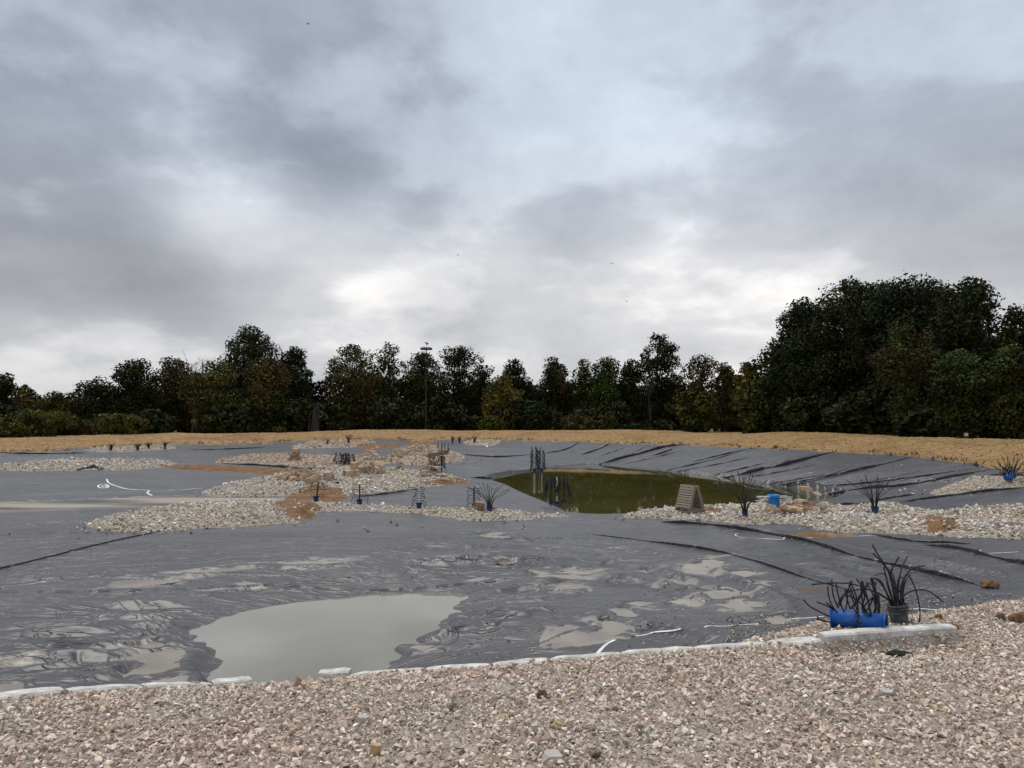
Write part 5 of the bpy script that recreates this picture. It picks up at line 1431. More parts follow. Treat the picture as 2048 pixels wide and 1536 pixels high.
# flat stack behind
b0 = ground(*zz2(1125, 385)); s0_ = b0[1] / F; zc_ = b0[2]
for k, (w, h, sh) in enumerate([(30, 4.5, -2), (27, 4.5, 2), (24, 4.5, -1), (20, 5, 1), (17, 5, 0)]):
    rock((b0[0] + sh * s0_, b0[1] + 0.3, zc_ + h * s0_ / 2), (w * s0_, w * s0_ * .7, h * s0_ * 1.15), (.04, random.uniform(-.12, .12), random.uniform(-.4, .4)), RM[2] if k != 4 else RM[1],
         ['lowest flat stone of the stack on the back gravel bed', 'second stone from below in the stack on the back gravel bed', 'middle stone of the stack on the back gravel bed', 'stone below the top one of the stack on the back gravel bed', 'top stone of the stack on the back gravel bed'][k], 'flat stones stacked on the back gravel bed', seed=120 + k)
    zc_ += h * s0_
def zz3(x, y): return x / 5.389 + 680, y / 5.389 + 850
heap([(270, 355, 90, 26, 0, .2), (330, 350, 80, 30, .1, -.2), (370, 345, 80, 30, .25, .2), (420, 360, 90, 30, 0, .3), (455, 365, 60, 40, 0, .5), (400, 320, 60, 20, .5, .3), (310, 370, 80, 20, 0, 0), (350, 325, 50, 22, .4, -.1), (520, 370, 70, 22, 0, .15), (580, 375, 60, 20, 0, -.1)], zz3, (745, 920), 'flat sandstone slab', 'in the small heap on the back gravel bed', 'slabs of the small heap on the back gravel bed', RM[:2], 140)
heap([(600, 482, 100, 16, 0, .05), (650, 478, 110, 18, .05, -.05), (640, 465, 80, 20, .3, .1), (640, 445, 70, 24, .55, .3), (690, 480, 60, 16, 0, -.1), (575, 485, 50, 10, 0, 0)], zz3, (800, 940), 'thin brown slab', 'in the low heap behind the cobbles', 'thin slabs of the low heap behind the middle island', RM[1:], 160, 1.0)
heap([(905, 520, 110, 34, 0, -.2), (990, 525, 120, 18, 0, .05), (1060, 535, 120, 18, 0, .1), (1010, 555, 100, 14, 0, 0), (1110, 545, 90, 18, 0, .25), (960, 510, 110, 20, .25, 0), (1050, 515, 110, 18, .25, .05), (880, 500, 60, 30, .1, -.5)], zz3, (865, 955), 'flat brown slab', 'below the brushwood on the middle island', 'flat slabs below the brushwood', RM[1:], 180, 1.0)
for k in range(58):          # rubble mound
    t = random.random(); x = 560 + 440 * random.random(); yb = np.interp(x, [560, 700, 860, 1000], [330, 300, 275, 290]) + random.uniform(-38, 30) - (20 if 720 < x < 960 else 0)
    if yb < 205: yb = 205
    w = random.uniform(26, 72)
    px, py = zz3(x, max(yb, 222)); 
    slab_at(px, py, w / 5.389, w * random.uniform(.3, .6) / 5.389, RM[random.choice((0, 1, 1))], 'broken stone on the rubble mound beside the far liner', 'stones of the rubble mound', random.uniform(0, .25), (random.uniform(-.3, .3), random.uniform(-.5, .5)), seed=200 + k, base=(ground(860, 912)[1], 912))
def zz5(x, y): return x / 5.389 + 1300, y / 5.389 + 900
RH = [(1310, 650, 120, 70, 0, .25, 0, 'jagged tan boulder in front of the light blue barrel'), (1440, 640, 110, 60, 0, -.35, 0, 'tan slab right of the boulder before the light blue barrel'), (1500, 660, 200, 30, .05, .05, 2, None), (1560, 640, 190, 34, .12, .06, 0, None), (1600, 670, 140, 50, 0, -.3, 0, None), (1690, 590, 170, 44, .45, .12, 0, 'long slab on top of the right hand rock heap'), (1740, 640, 200, 40, .15, .05, 2, None), (1800, 600, 160, 26, .35, .2, 1, None), (1850, 650, 150, 40, .1, .2, 1, None), (1890, 660, 110, 26, 0, .3, 1, None), (1640, 640, 150, 26, .25, 0, 1, None), (1760, 680, 180, 34, 0, .1, 0, None), (1380, 665, 100, 30, 0, 0, 2, None), (1990, 685, 110, 36, 0, .1, 0, 'lone tan rock at the right end of the rock heap'), (1730, 545, 60, 12, .85, .05, 1, None), (1270, 660, 60, 40, 0, -.2, 1, None)]
RH.sort(key=lambda q: q[0])
_D = float(ground(1590, 1029)[1]); _n = 0
for k, (x, y, w, h, dz, ty, m_, lab) in enumerate(RH):
    px, py = zz5(x, y)
    if not lab:
        lab = 'sandstone slab, ' + ORD[_n] + ' in the heap beside the light blue barrel'; _n += 1
    slab_at(px, py + 1, w / 5.389 * 1.1, h / 5.389 * .9, RM[m_], lab, 'slabs of the heap beside the light blue barrel', dz, (.08, ty), seed=300 + k, base=(_D, 1029))
px, py = zz3(1490, 925)
slab_at(px, py, 34, 8, M['brownrock'], 'large layered brown rock behind the bucket on the strip', 'layered rocks on the cobble strip', 0, (.05, .08), rz=.2, seed=330); slab_at(px + 3, py, 27, 8, M['brownrock'], 'upper layer of brown rock lying behind the bucket on the strip', 'layered rocks on the cobble strip', .15, (.08, .15), rz=.1, seed=331); slab_at(px + 26, py, 22, 9, M['brownrock'], 'low brown rock right of the bucket on the strip', 'layered rocks on the cobble strip', 0, (0, .1), seed=332); slab_at(px - 16, py + 1, 22, 5, M['brownrock'], 'flat brown stone left of the layered rock on the strip', 'layered rocks on the cobble strip', 0, (0, -.05), seed=333)

# clods and single stones
def clod(px, py, wpx, hpx, mat, lab, cat, seed, lumps=4, name='clod'):
    p = ground(px, py); s = p[1] / F; w, h = wpx * s, hpx * s
    rr = random.Random(seed)
    bm = bmesh.new()
    for k in range(lumps):
        cx_, r = (rr.uniform(-.5, .5)) * w * 0.6, h * rr.uniform(0.45, 0.62)
        m0 = len(bm.verts)
        v = bmesh.ops.create_icosphere(bm, subdivisions=2, radius=1)['verts']
        for q in v:
            f = 1 + 0.28 * float(perlin(np.array([q.co.x * 2.1 + k * 3 + seed]), np.array([q.co.y * 2.1 + q.co.z * 2.7]), seed)[0]) + rr.uniform(-.07, .07)
            q.co = Vector((q.co.x * w * 0.32 * f + cx_, q.co.y * w * 0.3 * f + rr.uniform(-.01, .01), max(-0.03, q.co.z * r * f) + r * 0.55))
    me = bpy.data.meshes.new(name); bm.to_mesh(me); bm.free()
    o = link_mesh(name, me, mat); o.location = tuple(p)
    return tag(o, lab, cat)
clod(1982, 1175, 38, 16, M['clod'], 'rust brown clod lying alone on the black liner at right', 'clod', 1)
clod(1875, 1238, 17, 11, M['clod'], 'small brown clod on the gravel right of the bucket', 'clod', 2, 3)
clod(1908, 1256, 28, 9, M['clod'], 'flat crumbling brown clod behind the tall curb stone', 'clod', 3)
clod(2003, 1239, 24, 15, M['clod'], 'brown clod left of the largest one at the right edge', 'clod', 4)
clod(2036, 1246, 44, 22, M['clod'], 'largest brown clod at the right edge behind the curb', 'clod', 5, 6)
clod(1370, 1297, 18, 9, M['clod'], 'dark brown clod on the liner edge beside a thin curb stone', 'clod', 6)
clod(1082, 1396, 22, 18, M['clod'], 'orange brown crumb of clay in the foreground gravel', 'clod', 7, 3)
clod(1800, 1312, 46, 12, M['black'], 'black ragged lump on the gravel below the tall curb stone', 'rubber scrap', 8, 6, 'rubber_scrap')
clod(449, 1452, 15, 6, M['black'], 'small black scrap in the gravel at lower left', 'rubber scrap', 9, 3, 'rubber_scrap')
clod(914, 1372, 11, 5, M['black'], 'tiny black scrap in the gravel near the pool', 'rubber scrap', 10, 2, 'rubber_scrap')
def near_stone(px, py, wpx, hpx, mat, lab, seed, rz=0.3, tilt=(.1, .1)):
    p = ground(px, py); s = p[1] / F
    return rock((p[0], p[1], p[2] + hpx * s * 0.35 + 0.012), (wpx * s, wpx * s * .75, hpx * s * 1.1), (tilt[0], tilt[1], rz), mat, lab, None, cat='stone', name='stone', seed=seed, cut=.4)
near_stone(751, 1510, 25, 19, M['yellowstone'], 'yellow stone in the foreground gravel below the pool', 1)
near_stone(1105, 1525, 56, 16, M['palestone'], 'broad pale flat stone at the bottom edge of the picture', 2)
near_stone(1771, 1391, 32, 9, M['palestone'], 'smooth pale flat stone in the gravel below the black lump', 3, .6)
near_stone(726, 1448, 28, 14, M['palestone'], 'pale blocky stone in the gravel above the yellow stone', 4)
near_stone(1068, 1468, 20, 16, M['palestone'], 'whitish pointed stone left of the yellow leaf', 5, 1.0)
near_stone(594, 1376, 20, 22, M['pinkrock'], 'reddish rock on the end of a curb stone by the pool', 6, .2, (.2, .5))
near_stone(1278, 1462, 18, 12, M['brownrock'], 'brown rounded stone right of the yellow leaf', 7)
near_stone(1120, 1408, 10, 8, M['yellowstone'], 'small ochre stone beside the clay crumb', 8)
# leaf and root tuft
p = ground(1113, 1456); s = p[1] / F
m = MB(); V = [(-12, 0, 3), (-5, -5, 6), (3, -6, 7), (13, -1, 9), (4, 5, 8), (-5, 5, 5), (0, 0, 6.0)]
m.add([(a * s, b * s * 1.3, c * s * .8) for a, b, c in V], [(0, 1, 6), (1, 2, 6), (2, 3, 6), (3, 4, 6), (4, 5, 6), (5, 0, 6)])
o = m.build('leaf', M['leafy']); o.location = (p[0], p[1], p[2] + .015); tag(o, 'yellow fallen leaf on the foreground gravel', 'leaf')
p = ground(1190, 1524); s = p[1] / F
m = MB()
for k in range(60):
    a = random.uniform(0, 6.28); l = random.uniform(12, 24) * s
    q = Vector((random.gauss(0, 4) * s, random.gauss(0, 4) * s, .01)); d = Vector((math.cos(a), math.sin(a), random.uniform(.1, .9)))
    m.tube([q, q + d * l * .5 + Vector((0, 0, .01)), q + d * l + Vector((0, 0, -.015))], .0022, 4, .001)
o = m.build('root_tuft', M['straw']); o.location = (p[0], p[1], p[2] + .02); tag(o, 'tuft of brown roots at the bottom of the gravel', 'roots')
# white scraps
for px, py, w, h, lab in ((749, 1024, 19, 6, 'white foam scrap lying on the liner before the cobble strip'), (958, 976, 11, 4, 'white scrap on the liner above the tube bucket of the strip')):
    slab_at(px, py, w, h, M['white'], lab, None, 0, (0, .1), seed=int(px))

# ------------------------------------------------------------------ buckets with tubes and posts with branches
def bucket_parts(root, r_top, r_bot, h, mat, fill=True, rim=True, handle=True):
    b = MB(); b.lathe([(0.001, 0.0), (r_bot, 0.0), (r_bot * 1.0, 0.01), (r_top, h), (r_top - 0.012, h), (r_bot - 0.012, 0.02), (0.001, 0.02)], 22)
    bk = b.build('bucket', mat, root, True)
    if rim:
        for z, e in ((h * 0.97, .012), (h * 0.80, .008)):
            rr_ = r_bot + (r_top - r_bot) * z / h
            b = MB(); b.lathe([(rr_ + .001, z - .012), (rr_ + e, z - .010), (rr_ + e, z + .010), (rr_ + .001, z + .012)], 22); b.build('rim_band', mat, bk, True)
    if fill:
        b = MB(); b.lathe([(0.001, h * 0.86), (r_bot + (r_top - r_bot) * .86 - .014, h * 0.85)], 18); b.build('concrete_fill', M['concrete'], root)
    if handle:
        b = MB(); b.tube([(math.cos(t) * (r_top + .02), -0.10 * math.sin(t) - (r_top + 0.0) * math.sin(t), h * 0.8 - 0.12 * math.sin(t)) for t in np.linspace(0, math.pi, 9)], .004, 5); b.build('handle', M['darkpost'], bk)
    return bk

def tube_bucket(px, py, hpx, lab, mat, n, lenpx, spread, seed, tubemat=None, rt=0.013, group='buckets holding fans of black tubes', fan=None):
    p = ground(px, py); s = p[1] / F; rr = random.Random(seed)
    root = empty('tube_bucket', tuple(p), lab, 'tube bucket', group)
    h = hpx * s
    bucket_parts(root, h * .46, h * .40, h, mat)
    for k in range(n):
        a = rr.uniform(0, 2 * math.pi) if fan is None else None
        t = -1 + 2 * (k + .5) / n + rr.uniform(-.08, .08)
        L_ = lenpx * s * rr.uniform(.72, 1.05)
        ox = t * spread + rr.uniform(-.08, .08); oy = rr.uniform(-.5, .5) * spread * .7
        q0 = Vector((t * h * .22, rr.uniform(-.2, .2) * h * .5, h * .5))
        up = max(.25, 1 - .30 * abs(ox))
        tip = q0 + Vector((ox * L_ * .85, oy * L_ * .8, L_ * up))
        mid = q0.lerp(tip, .5) + Vector((-ox * .16 * L_, 0, .13 * L_ * abs(ox)))
        b = MB(); b.tube(spline([q0, q0.lerp(mid, .5) + Vector((-ox * .04 * L_, 0, .02 * L_)), mid, tip], 4), rt, 5); b.build('tube', tubemat or M['tube'], root)
    return root

# bucket lying behind the barrels is drawn from the photograph's own curves
def curve_set(root, base, Dd, curves, conv, r, mat, rr, depth=.10):
    inv = root.matrix_basis.inverted()
    for c in curves:
        off0, off1 = rr.uniform(-depth, depth), rr.uniform(-depth * 2.0, depth * 2.0)
        P = []
        for i, (x, y) in enumerate(c):
            px, py = conv(x, y); t = i / (len(c) - 1)
            d = Dd + off0 * (1 - t) + off1 * t
            q = ray(px, py); w = EYE + q * (d / q[1])
            g = float(zt(w[0], w[1])) + r
            if w[2] < g: w[2] = g
            P.append(inv @ Vector(w))
        b = MB(); b.tube(spline(P, 4), r, 6); b.build('tube', mat, root)
z7 = lambda x, y: (x / 4.197 + 1560, y / 4.197 + 1060)
p = ground(*z7(1004, 784)); Dk = p[1]; s = Dk / F / 4.197
root = empty('tube_bucket', (p[0], p[1], p[2] - .01), 'dusty grey bucket standing with long arching black tubes behind the blue buckets', 'tube bucket', 'near buckets with black tubes')
root.rotation_euler = (0.03, -0.12, 0); bpy.context.view_layer.update()
bucket_parts(root, 76 * s, 66 * s, 165 * s, M['greybucket'])
curve_set(root, p, Dk, [[(965, 640), (960, 600), (940, 420), (880, 290), (830, 220), (775, 125)], [(970, 640), (965, 600), (920, 380), (870, 290), (780, 195)], [(975, 640), (965, 560), (930, 420), (940, 330), (1000, 225)], [(990, 640), (990, 600), (1000, 420), (1030, 300), (1070, 222)],
    [(1005, 640), (1010, 600), (1030, 450), (1080, 350), (1130, 315), (1218, 300)], [(1015, 640), (1022, 560), (1040, 420), (1068, 372), (1110, 430), (1150, 540), (1175, 680), (1170, 820)], [(1020, 640), (1030, 560), (1100, 515), (1180, 500), (1260, 520), (1330, 570), (1370, 605)],
    [(945, 640), (935, 600), (880, 500), (830, 430), (785, 405)], [(950, 640), (945, 600), (905, 470), (890, 390), (850, 362), (792, 380)], [(940, 640), (925, 606), (850, 540), (720, 497), (600, 512), (520, 550), (500, 620)], [(945, 640), (930, 605), (840, 545), (720, 490), (600, 452), (440, 445), (265, 458)],
    [(1000, 640), (998, 590), (985, 480), (1000, 400), (1032, 402)], [(955, 640), (940, 560), (905, 450), (870, 308)], [(985, 640), (970, 520), (945, 420), (910, 330), (868, 308)], [(1010, 640), (1015, 560), (1010, 490), (1040, 400)], [(935, 640), (905, 560), (860, 450), (820, 412), (790, 405)], [(1025, 640), (1030, 560), (1050, 440), (1100, 360)], [(980, 640), (975, 500), (955, 400), (930, 330)], [(1020, 640), (1040, 600), (1030, 560), (990, 500), (930, 440)]],
    z7, 0.0098, M['tube'], random.Random(3))
b = MB(); b.tube(spline([root.matrix_basis.inverted() @ Vector((*ground(*z7(x, y))[:2], float(zt(*ground(*z7(x, y))[:2])) + .014)) for x, y in ((1082, 775), (1040, 812), (985, 832), (930, 836))], 5), .009, 6); b.build('tube', M['tube'], root)
b = MB(); b.tube([(math.cos(t) * 82 * s - .01, math.sin(t) * 82 * s, 118 * s + .02 * math.sin(t + 1.2)) for t in np.linspace(0, 2 * math.pi, 25)], .008, 6, cap=False); b.build('tie_hose', M['greybucket'], root)

def lying_bucket(x0, y0, x1, y1, r0, r1, lab, curves, seed, dd0, dd1, mouth):
    """axis from the closed end (x0, y0) to the open mouth (x1, y1)"""
    a, c = ground(*z7(x0, y0)), ground(*z7(x1, y1))
    A = Vector((a[0] * (a[1] + dd0) / a[1], a[1] + dd0, 0)); B = Vector((c[0] * (c[1] + dd1) / c[1], c[1] + dd1, 0))
    A.z = float(zt(A.x, A.y)) + r0 + .015; B.z = float(zt(B.x, B.y)) + r1 + .005
    ax = (B - A); h = ax.length
    root = empty('tube_bucket', tuple(A), lab, 'tube bucket', 'near buckets with black tubes')
    root.rotation_mode = 'QUATERNION'; root.rotation_quaternion = ax.to_track_quat('Z', 'X'); bpy.context.view_layer.update()
    b = MB(); b.lathe([(0.001, 0.0), (r0, 0.0), (r0 * 1.02, 0.015), (r1, h), (r1 - .008, h), (r1 - .014, h - .004), (r0 - .012, 0.03), (0.001, 0.03)], 28)
    bk = b.build('bucket', M['blue'], root, False)
    bk.data.polygons.foreach_set('use_smooth', [True] * len(bk.data.polygons)); 
    for z, e in ((h * .985, .008),):
        rr_ = r0 + (r1 - r0) * z / h
        b = MB(); b.lathe([(rr_ + .0005, z - .012), (rr_ + e, z - .009), (rr_ + e, z + .009), (rr_ + .0005, z + .012)], 28); b.build('rim_band', M['blue'], bk, True)
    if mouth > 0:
        b = MB(); b.lathe([(r1 - .017, h - .012), (r0 - .014, .06), (.001, .06)], 24); b.build('mouth_shade', M['black'], root, True)  # added black inner sheet, painting the shade inside the open mouth
    curve_set(root, None, (A.y + B.y) / 2 , curves, z7, .0098, M['tube'], random.Random(seed), .07)
    return root
lying_bucket(645, 880, 425, 880, .106, .122, 'left blue bucket lying on its side with black tubes sticking out', [[(455, 745), (340, 690), (250, 640), (195, 585)], [(520, 730), (500, 700), (400, 640), (310, 605)], [(545, 740), (530, 710), (450, 660), (388, 608)], [(510, 720), (480, 690), (440, 640), (410, 560), (400, 475)], [(490, 655), (470, 610), (450, 560), (437, 480), (435, 415)], [(560, 720), (540, 690), (510, 620), (488, 540), (470, 450)],
    [(540, 720), (545, 690), (562, 610), (570, 500), (600, 430)], [(500, 640), (530, 560), (580, 480), (605, 425)], [(655, 700), (650, 600), (620, 500), (580, 430)], [(590, 665), (560, 570), (545, 490)], [(500, 800), (400, 770), (330, 750), (310, 715)], [(445, 775), (370, 765), (312, 748)], [(565, 758), (540, 748), (500, 735)], [(480, 655), (500, 590), (540, 545), (600, 560)]], 11, .33, .45, -1)
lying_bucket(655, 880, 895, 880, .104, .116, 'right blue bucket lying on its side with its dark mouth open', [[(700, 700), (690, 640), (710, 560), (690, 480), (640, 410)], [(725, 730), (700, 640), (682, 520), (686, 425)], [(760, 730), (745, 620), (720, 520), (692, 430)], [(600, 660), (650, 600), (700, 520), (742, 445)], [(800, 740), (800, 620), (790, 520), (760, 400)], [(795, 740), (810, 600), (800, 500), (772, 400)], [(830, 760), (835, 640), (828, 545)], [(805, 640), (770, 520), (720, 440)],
    [(745, 720), (700, 640), (620, 570), (540, 545)], [(640, 770), (660, 740), (640, 690), (610, 650)], [(770, 800), (700, 780), (640, 785), (620, 820)], [(590, 655), (640, 600), (700, 500), (752, 440)], [(770, 720), (740, 600), (700, 500), (690, 450)], [(690, 665), (740, 600), (800, 550), (832, 545)], [(820, 750), (822, 600), (800, 480), (800, 430)], [(650, 740), (655, 650), (620, 560), (590, 480)], [(715, 700), (760, 620), (800, 500), (760, 450)], [(780, 730), (790, 690), (800, 640), (780, 560)], [(670, 745), (640, 650), (600, 560), (575, 485)]], 12, .32, .07, 1)

tube_bucket(1490, 1035, 12, 'blue bucket with a fan of black tubes right of the pallet frame', M['darkblue'], 13, 88, 1.0, 21, rt=.0125)
tube_bucket(1750, 1028, 15, 'dark blue bucket with black tubes at the back of the right cobbles', M['darkblue'], 13, 72, .85, 22, rt=.0115)
tube_bucket(979, 1024, 13, 'blue bucket with black tubes before the layered brown rock', M['darkblue'], 12, 58, .95, 23, rt=.0105)
tube_bucket(697, 887, 5, 'small far bucket with dark tubes on the far gravel patch', M['black'], 11, 17, .62, 24, rt=.022)
tube_bucket(655, 889, 4, 'faint low bucket with thin dark tubes left of the far one', M['black'], 9, 12, .95, 25, rt=.016)
tube_bucket(222, 901, 5, 'far dark bucket with spread tubes, left one of the far left patch', M['black'], 9, 14, .95, 26, rt=.025)
tube_bucket(275, 901, 5, 'far dark bucket with low tubes, middle of the far left patch', M['black'], 9, 14, 1.0, 27, rt=.025)
tube_bucket(297, 897, 5, 'far dark bucket with tubes left of the far blue bucket', M['black'], 10, 12, .95, 28, rt=.025)
tube_bucket(330, 898, 6, 'far blue bucket with short dark tubes on the far left patch', M['blue'], 8, 12, .5, 29, rt=.025)
tube_bucket(905, 886, 4, 'far dark bucket with upright tubes left of its twin near the bank', M['darkblue'], 9, 14, .4, 30, rt=.022)
tube_bucket(919, 886, 4, 'far dark bucket with upright tubes right of its twin near the bank', M['darkblue'], 9, 13, .5, 31, rt=.022)
tube_bucket(949, 885, 5, 'small far dark tube bucket standing alone on pale gravel', M['black'], 9, 12, .55, 32, rt=.022)
# lying bucket at the right edge
p = ground(2022, 963); s = p[1] / F
root = empty('tube_bucket', (p[0], p[1], p[2] + 7 * s), 'blue bucket lying on gravel at the right edge, bristling with black tubes', 'tube bucket', 'buckets holding fans of black tubes')
b = MB(); b.lathe([(0.001, 0), (6.2 * s, 0), (7.5 * s, 21 * s), (6.9 * s, 21 * s), (5.8 * s, 1 * s), (.001, 1 * s)], 20)
for i, v in enumerate(b.v):
    q = Matrix.Rotation(-.25, 3, 'Y') @ Matrix.Rotation(.5, 3, 'Z') @ Matrix.Rotation(math.pi / 2, 3, 'Y') @ Vector(v); b.v[i] = tuple(q - Vector((10 * s, 3 * s, 0)))
b.build('bucket', M['blue'], root, True)
rr = random.Random(41)
for k in range(34):
    t = -1 + 2 * k / 33; L_ = rr.uniform(24, 44) * s
    q0 = Vector((rr.uniform(-9, 8) * s, rr.uniform(-3, 3) * s, 2 * s)); d = Vector((t * 1.0 - .1, rr.uniform(-.5, .5), max(.06, 1 - abs(t) * .95) * rr.uniform(.7, 1.1))).normalized()
    tip = q0 + d * L_; mid = q0.lerp(tip, .5) + Vector((0, 0, .07 * L_))
    b = MB(); b.tube(spline([q0, mid, tip], 4), .013, 5); b.build('tube', M['tube'], root)
# light blue barrel with white rods
p = ground(1553, 1018); s = p[1] / F
root = empty('rod_barrel', (p[0], p[1] + .25, p[2]), 'light blue barrel with white rods spreading sideways behind the rocks', 'barrel')
b = MB(); b.lathe([(.001, 0), (11 * s, 0), (11.8 * s, 1.5 * s), (11.2 * s, 3 * s), (11.6 * s, 10 * s), (11.2 * s, 20 * s), (12.2 * s, 22 * s), (12.2 * s, 27 * s), (11.4 * s, 27 * s), (10.8 * s, 4 * s), (.001, 4 * s)], 24)
b.build('barrel', M['skyblue'], root, True)
rr = random.Random(5)
for k in range(18):
    sd = -1 if k % 2 else 1; z0 = rr.uniform(13, 25) * s; L_ = rr.uniform(18, 28) * s; dr = rr.uniform(-2, 10) * s * (1 if k > 3 else .2)
    y0 = rr.uniform(-9, 3) * s
    b = MB(); b.tube(spline([(sd * 8 * s, y0, z0), (sd * 18 * s, y0 - 2 * s, z0 + 1.5 * s - dr * .1), (sd * (10 * s + L_), y0 - 3 * s, z0 - dr)], 4), .013, 5); b.build('rod', M['whiterod'], root)

def branch_post(px, py, hpx, lab, post, tiers, arm, seed, droop=.35, mats=None, bw=10, group='posts with drooping black branches', lean=0.0, base=True, up=.30, rt=.014, skip=False, dense=1, dy=0.0, z0=.22):
    p = ground(px, py); p[1] += dy; p[2] = float(zt(p[0], p[1])); s = p[1] / F; rr = random.Random(seed)
    root = empty('branched_post', tuple(p), lab, 'branched post', group)
    h = hpx * s; br = bw * s / 2
    if base: bucket_parts(root, br * 1.05, br * .92, bw * 1.05 * s, M['darkblue'], handle=False)
    b = MB(); b.tube([(0, 0, .02), (lean * h * .5, 0, h * .5), (lean * h, 0, h)], max(.026, 1.45 * s), 8); b.build('post', post, root)
    for k in range(tiers):
        t = z0 + (1 - z0 - .03) * k / max(1, tiers - 1); z = h * t
        for j in range(2 * dense):
            a = (0 if j % 2 == 0 else math.pi) + rr.uniform(-.9, .9)
            l = arm * s * rr.uniform(.75, 1.05) * (1.08 - .32 * t)
            d = Vector((math.cos(a), math.sin(a) * .8, 0))
            q0 = Vector((lean * z, 0, z)); 
            pts = [q0, q0 + d * l * .45 + Vector((0, 0, l * up * .55)), q0 + d * l * .85 + Vector((0, 0, -l * droop * .25)), q0 + d * l * 1.02 + Vector((0, 0, -l * droop))]
            b = MB(); b.tube(spline(pts, 3), rt, 5); b.build('branch', M['tube'], root)
    return root
branch_post(838, 1016, 43, 'pale post with drooping black branches on the cobble strip', M['palepipe'], 8, 16, 1, .62, bw=10, up=.06, rt=.011)
branch_post(719, 1009, 40, 'dark post with arching black branches right of the clay patch', M['darkpost'], 7, 20, 2, .42, bw=10, up=.12, rt=.011)
branch_post(632, 1003, 39, 'dark post leaning over the orange clay patch with black branches', M['darkpost'], 7, 19, 3, .42, bw=10, lean=.12, up=.12, rt=.011)
branch_post(948, 1016, 40, 'dark post with black branches left of the layered brown rock', M['darkpost'], 7, 18, 4, .55, bw=7, up=.08, rt=.011)
branch_post(883, 942, 30, 'dark narrow post with short dense branches below the brushwood', M['darkpost'], 9, 10, 5, .5, bw=3, base=False, rt=.018, dense=2, up=.2)
branch_post(1069, 944, 46, 'tall pale post with dark branches at the far end of the pond, left one', M['palepipe'], 12, 9, 6, .9, bw=7, rt=.022, dense=2, up=.1, dy=-.3)
branch_post(1083, 943, 44, 'tall pale post with dark branches at the far end of the pond, right one', M['palepipe'], 12, 8, 7, .9, bw=7, rt=.022, dense=2, up=.1, dy=-.3)
branch_post(1068, 942, 44, 'pale post half hidden behind the tall left one at the far pond end', M['palepipe'], 10, 8, 8, .9, bw=5, rt=.022, up=.1, base=False, dy=.5)
branch_post(1079, 942, 43, 'pale post half hidden between the two tall ones at the far pond end', M['palepipe'], 10, 8, 9, .9, bw=5, rt=.022, up=.1, base=False, dy=.5)
branch_post(1114, 1012, 57, 'pale post between two dark ones at the near pond edge', M['palepipe'], 3, 12, 10, .8, bw=9, rt=.016, up=.2)
branch_post(1102, 1008, 52, 'dark post with long drooping branches left of the pale one in the pond', M['darkpost'], 5, 17, 11, 1.4, bw=7, rt=.017, up=.25, z0=.6, dense=2)
branch_post(1128, 1008, 51, 'dark post with long drooping branches right of the pale one in the pond', M['darkpost'], 5, 17, 12, 1.4, bw=8, rt=.017, up=.25, z0=.6, dense=2)
branch_post(674, 929, 23, 'leaning pale post of the left cluster on the back gravel bed', M['palepipe'], 7, 11, 13, .4, bw=5, rt=.02, lean=.12, dense=2, up=.3)
branch_post(689, 930, 23, 'dark post in the middle of the cluster on the back gravel bed', M['darkpost'], 7, 12, 14, .4, bw=7, rt=.02, lean=.14, dense=2, up=.3)
branch_post(701, 929, 20, 'short pale post at the right of the cluster on the back gravel bed', M['palepipe'], 6, 11, 15, .4, bw=5, rt=.02, dense=2, up=.3)
branch_post(686, 931, 22, 'pale post behind the dark one of the cluster on the back gravel bed', M['palepipe'], 5, 10, 16, .4, bw=4, rt=.02, lean=.14, dy=.5, up=.3)
branch_post(880, 905, 20, 'white post with short branches above the brushwood, left one', M['palepipe'], 5, 6, 17, .5, bw=4, rt=.022, dense=2, up=.2, base=False)
branch_post(893, 905, 19, 'white post with short branches above the brushwood, right one', M['palepipe'], 5, 6, 18, .5, bw=4, rt=.022, dense=2, up=.2, base=False)

# brushwood
p = ground(875, 944); s = p[1] / F; rr = random.Random(8)
root = empty('brushwood', tuple(p), 'tangle of brown brushwood on leaning logs at the end of the middle island', 'brushwood')
for (x0, z0_, x1, z1, r) in ((-14, 0, -13, 22, 2.0), (-9, 0, -4, 20, 2.2), (-2, 2, -6, 17, 2.0), (9, 14, 9, 34, .8)):
    b = MB(); b.tube(spline([(x0 * s, rr.uniform(-.3, .3), z0_ * s), ((x0 + x1) / 2 * s + .05, 0, (z0_ + z1) / 2 * s), (x1 * s, 0, z1 * s)], 3), r * s, 7, r * s * .7); b.build('log', M['deadwood'], root)
b = MB()
for k in range(110):
    t = rr.random(); c = Vector(((-17 + 37 * t) * s, rr.gauss(0, .35), (33 + 7 * t + rr.gauss(0, 1.6)) * s)); d = Vector((1, rr.gauss(0, .3), .2 + rr.gauss(0, .3))).normalized() * rr.uniform(3, 7) * s
    b.tube([c - d, c, c + d], .022, 4, .012)
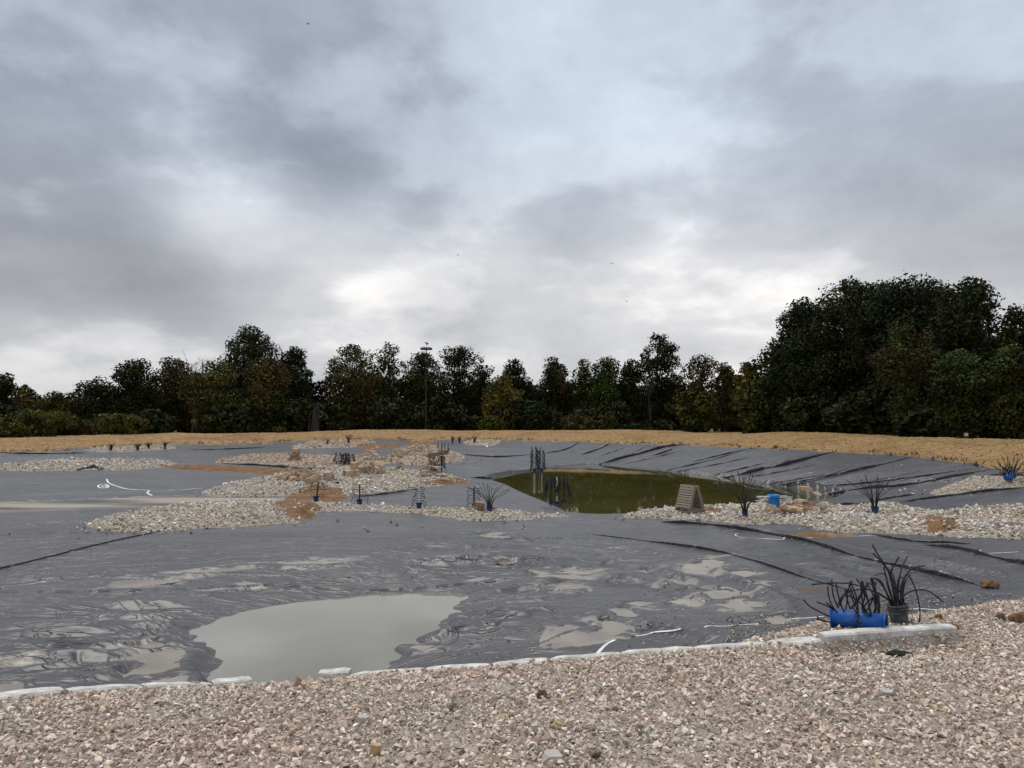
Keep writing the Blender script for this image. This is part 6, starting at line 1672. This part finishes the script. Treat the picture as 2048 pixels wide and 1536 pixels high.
for k in range(90):
    c = Vector((rr.uniform(-16, 0) * s, rr.gauss(0, .4), rr.uniform(4, 32) * s)); d = Vector((rr.gauss(0, .4), rr.gauss(0, .3), 1)).normalized() * rr.uniform(2, 5) * s
    b.tube([c - d, c + d], .018, 4, .010)
b.build('twigs', M['deadwood'], root)['kind'] = 'stuff'

# pallet frame
def pallet(parent, M4, lx, ly, nslat, name):
    """deck in the local x (along the slats) / y plane; parts of `parent`"""
    e = bpy.data.objects.new(name, None); COL.objects.link(e); e.parent = parent; e.matrix_local = M4
    for k in range(nslat):
        y = -ly / 2 + (k + .5) * ly / nslat
        b = MB(); b.box((0, y, .046), (lx, ly / nslat * .70, .016), jit=.003); b.build('slat', M['wood'], e)
    for k in range(3):
        x = -lx / 2 + .04 + k * (lx - .08) / 2
        b = MB(); b.box((x, 0, 0), (.04, ly, .074), jit=.002); b.build('stringer', M['wood'], e)
    for k in range(3):
        y = -ly / 2 + .05 + k * (ly - .10) / 2
        b = MB(); b.box((0, y, -.046), (lx, .09, .016), jit=.003); b.build('bottom_board', M['wood'], e)
pc = ground(1392, 1028); s = pc[1] / F
th = math.radians(66)
ridge = Vector((-math.cos(th), math.sin(th), 0)); side = Vector((math.sin(th), math.cos(th), 0))
LX, LY, SP, HB = .74, .76, .26, .14
root = empty('pallet_frame', (pc[0] - .08, pc[1] + .45, pc[2] + .02), 'grey wooden pallets leaning together as a tent on a flat pallet', 'pallets')
def mat4(ax, ay, org):
    az = ax.cross(ay).normalized(); m = Matrix.Identity(4)
    for i in range(3): m[i][0], m[i][1], m[i][2], m[i][3] = ax[i], ay[i], az[i], org[i]
    return m
pallet(root, mat4(ridge, -side, Vector((0, 0, .07))), LX, .68, 7, 'flat_pallet')
hgt = math.sqrt(LY ** 2 - SP ** 2)
for sg_ in (-1, 1):
    low = side * (sg_ * SP) + Vector((0, 0, HB)); topv = Vector((0, 0, HB + hgt)) + side * (sg_ * .04)
    ay = (topv - low).normalized(); ax = ridge * (1 if sg_ > 0 else -1)
    m = mat4(ax, ay, (low + topv) / 2)
    if (m.to_3x3() @ Vector((0, 0, 1))).dot(side * sg_) < 0: m = mat4(-ax, ay, (low + topv) / 2)
    pallet(root, m, LX, LY, 9, 'leaning_pallet')
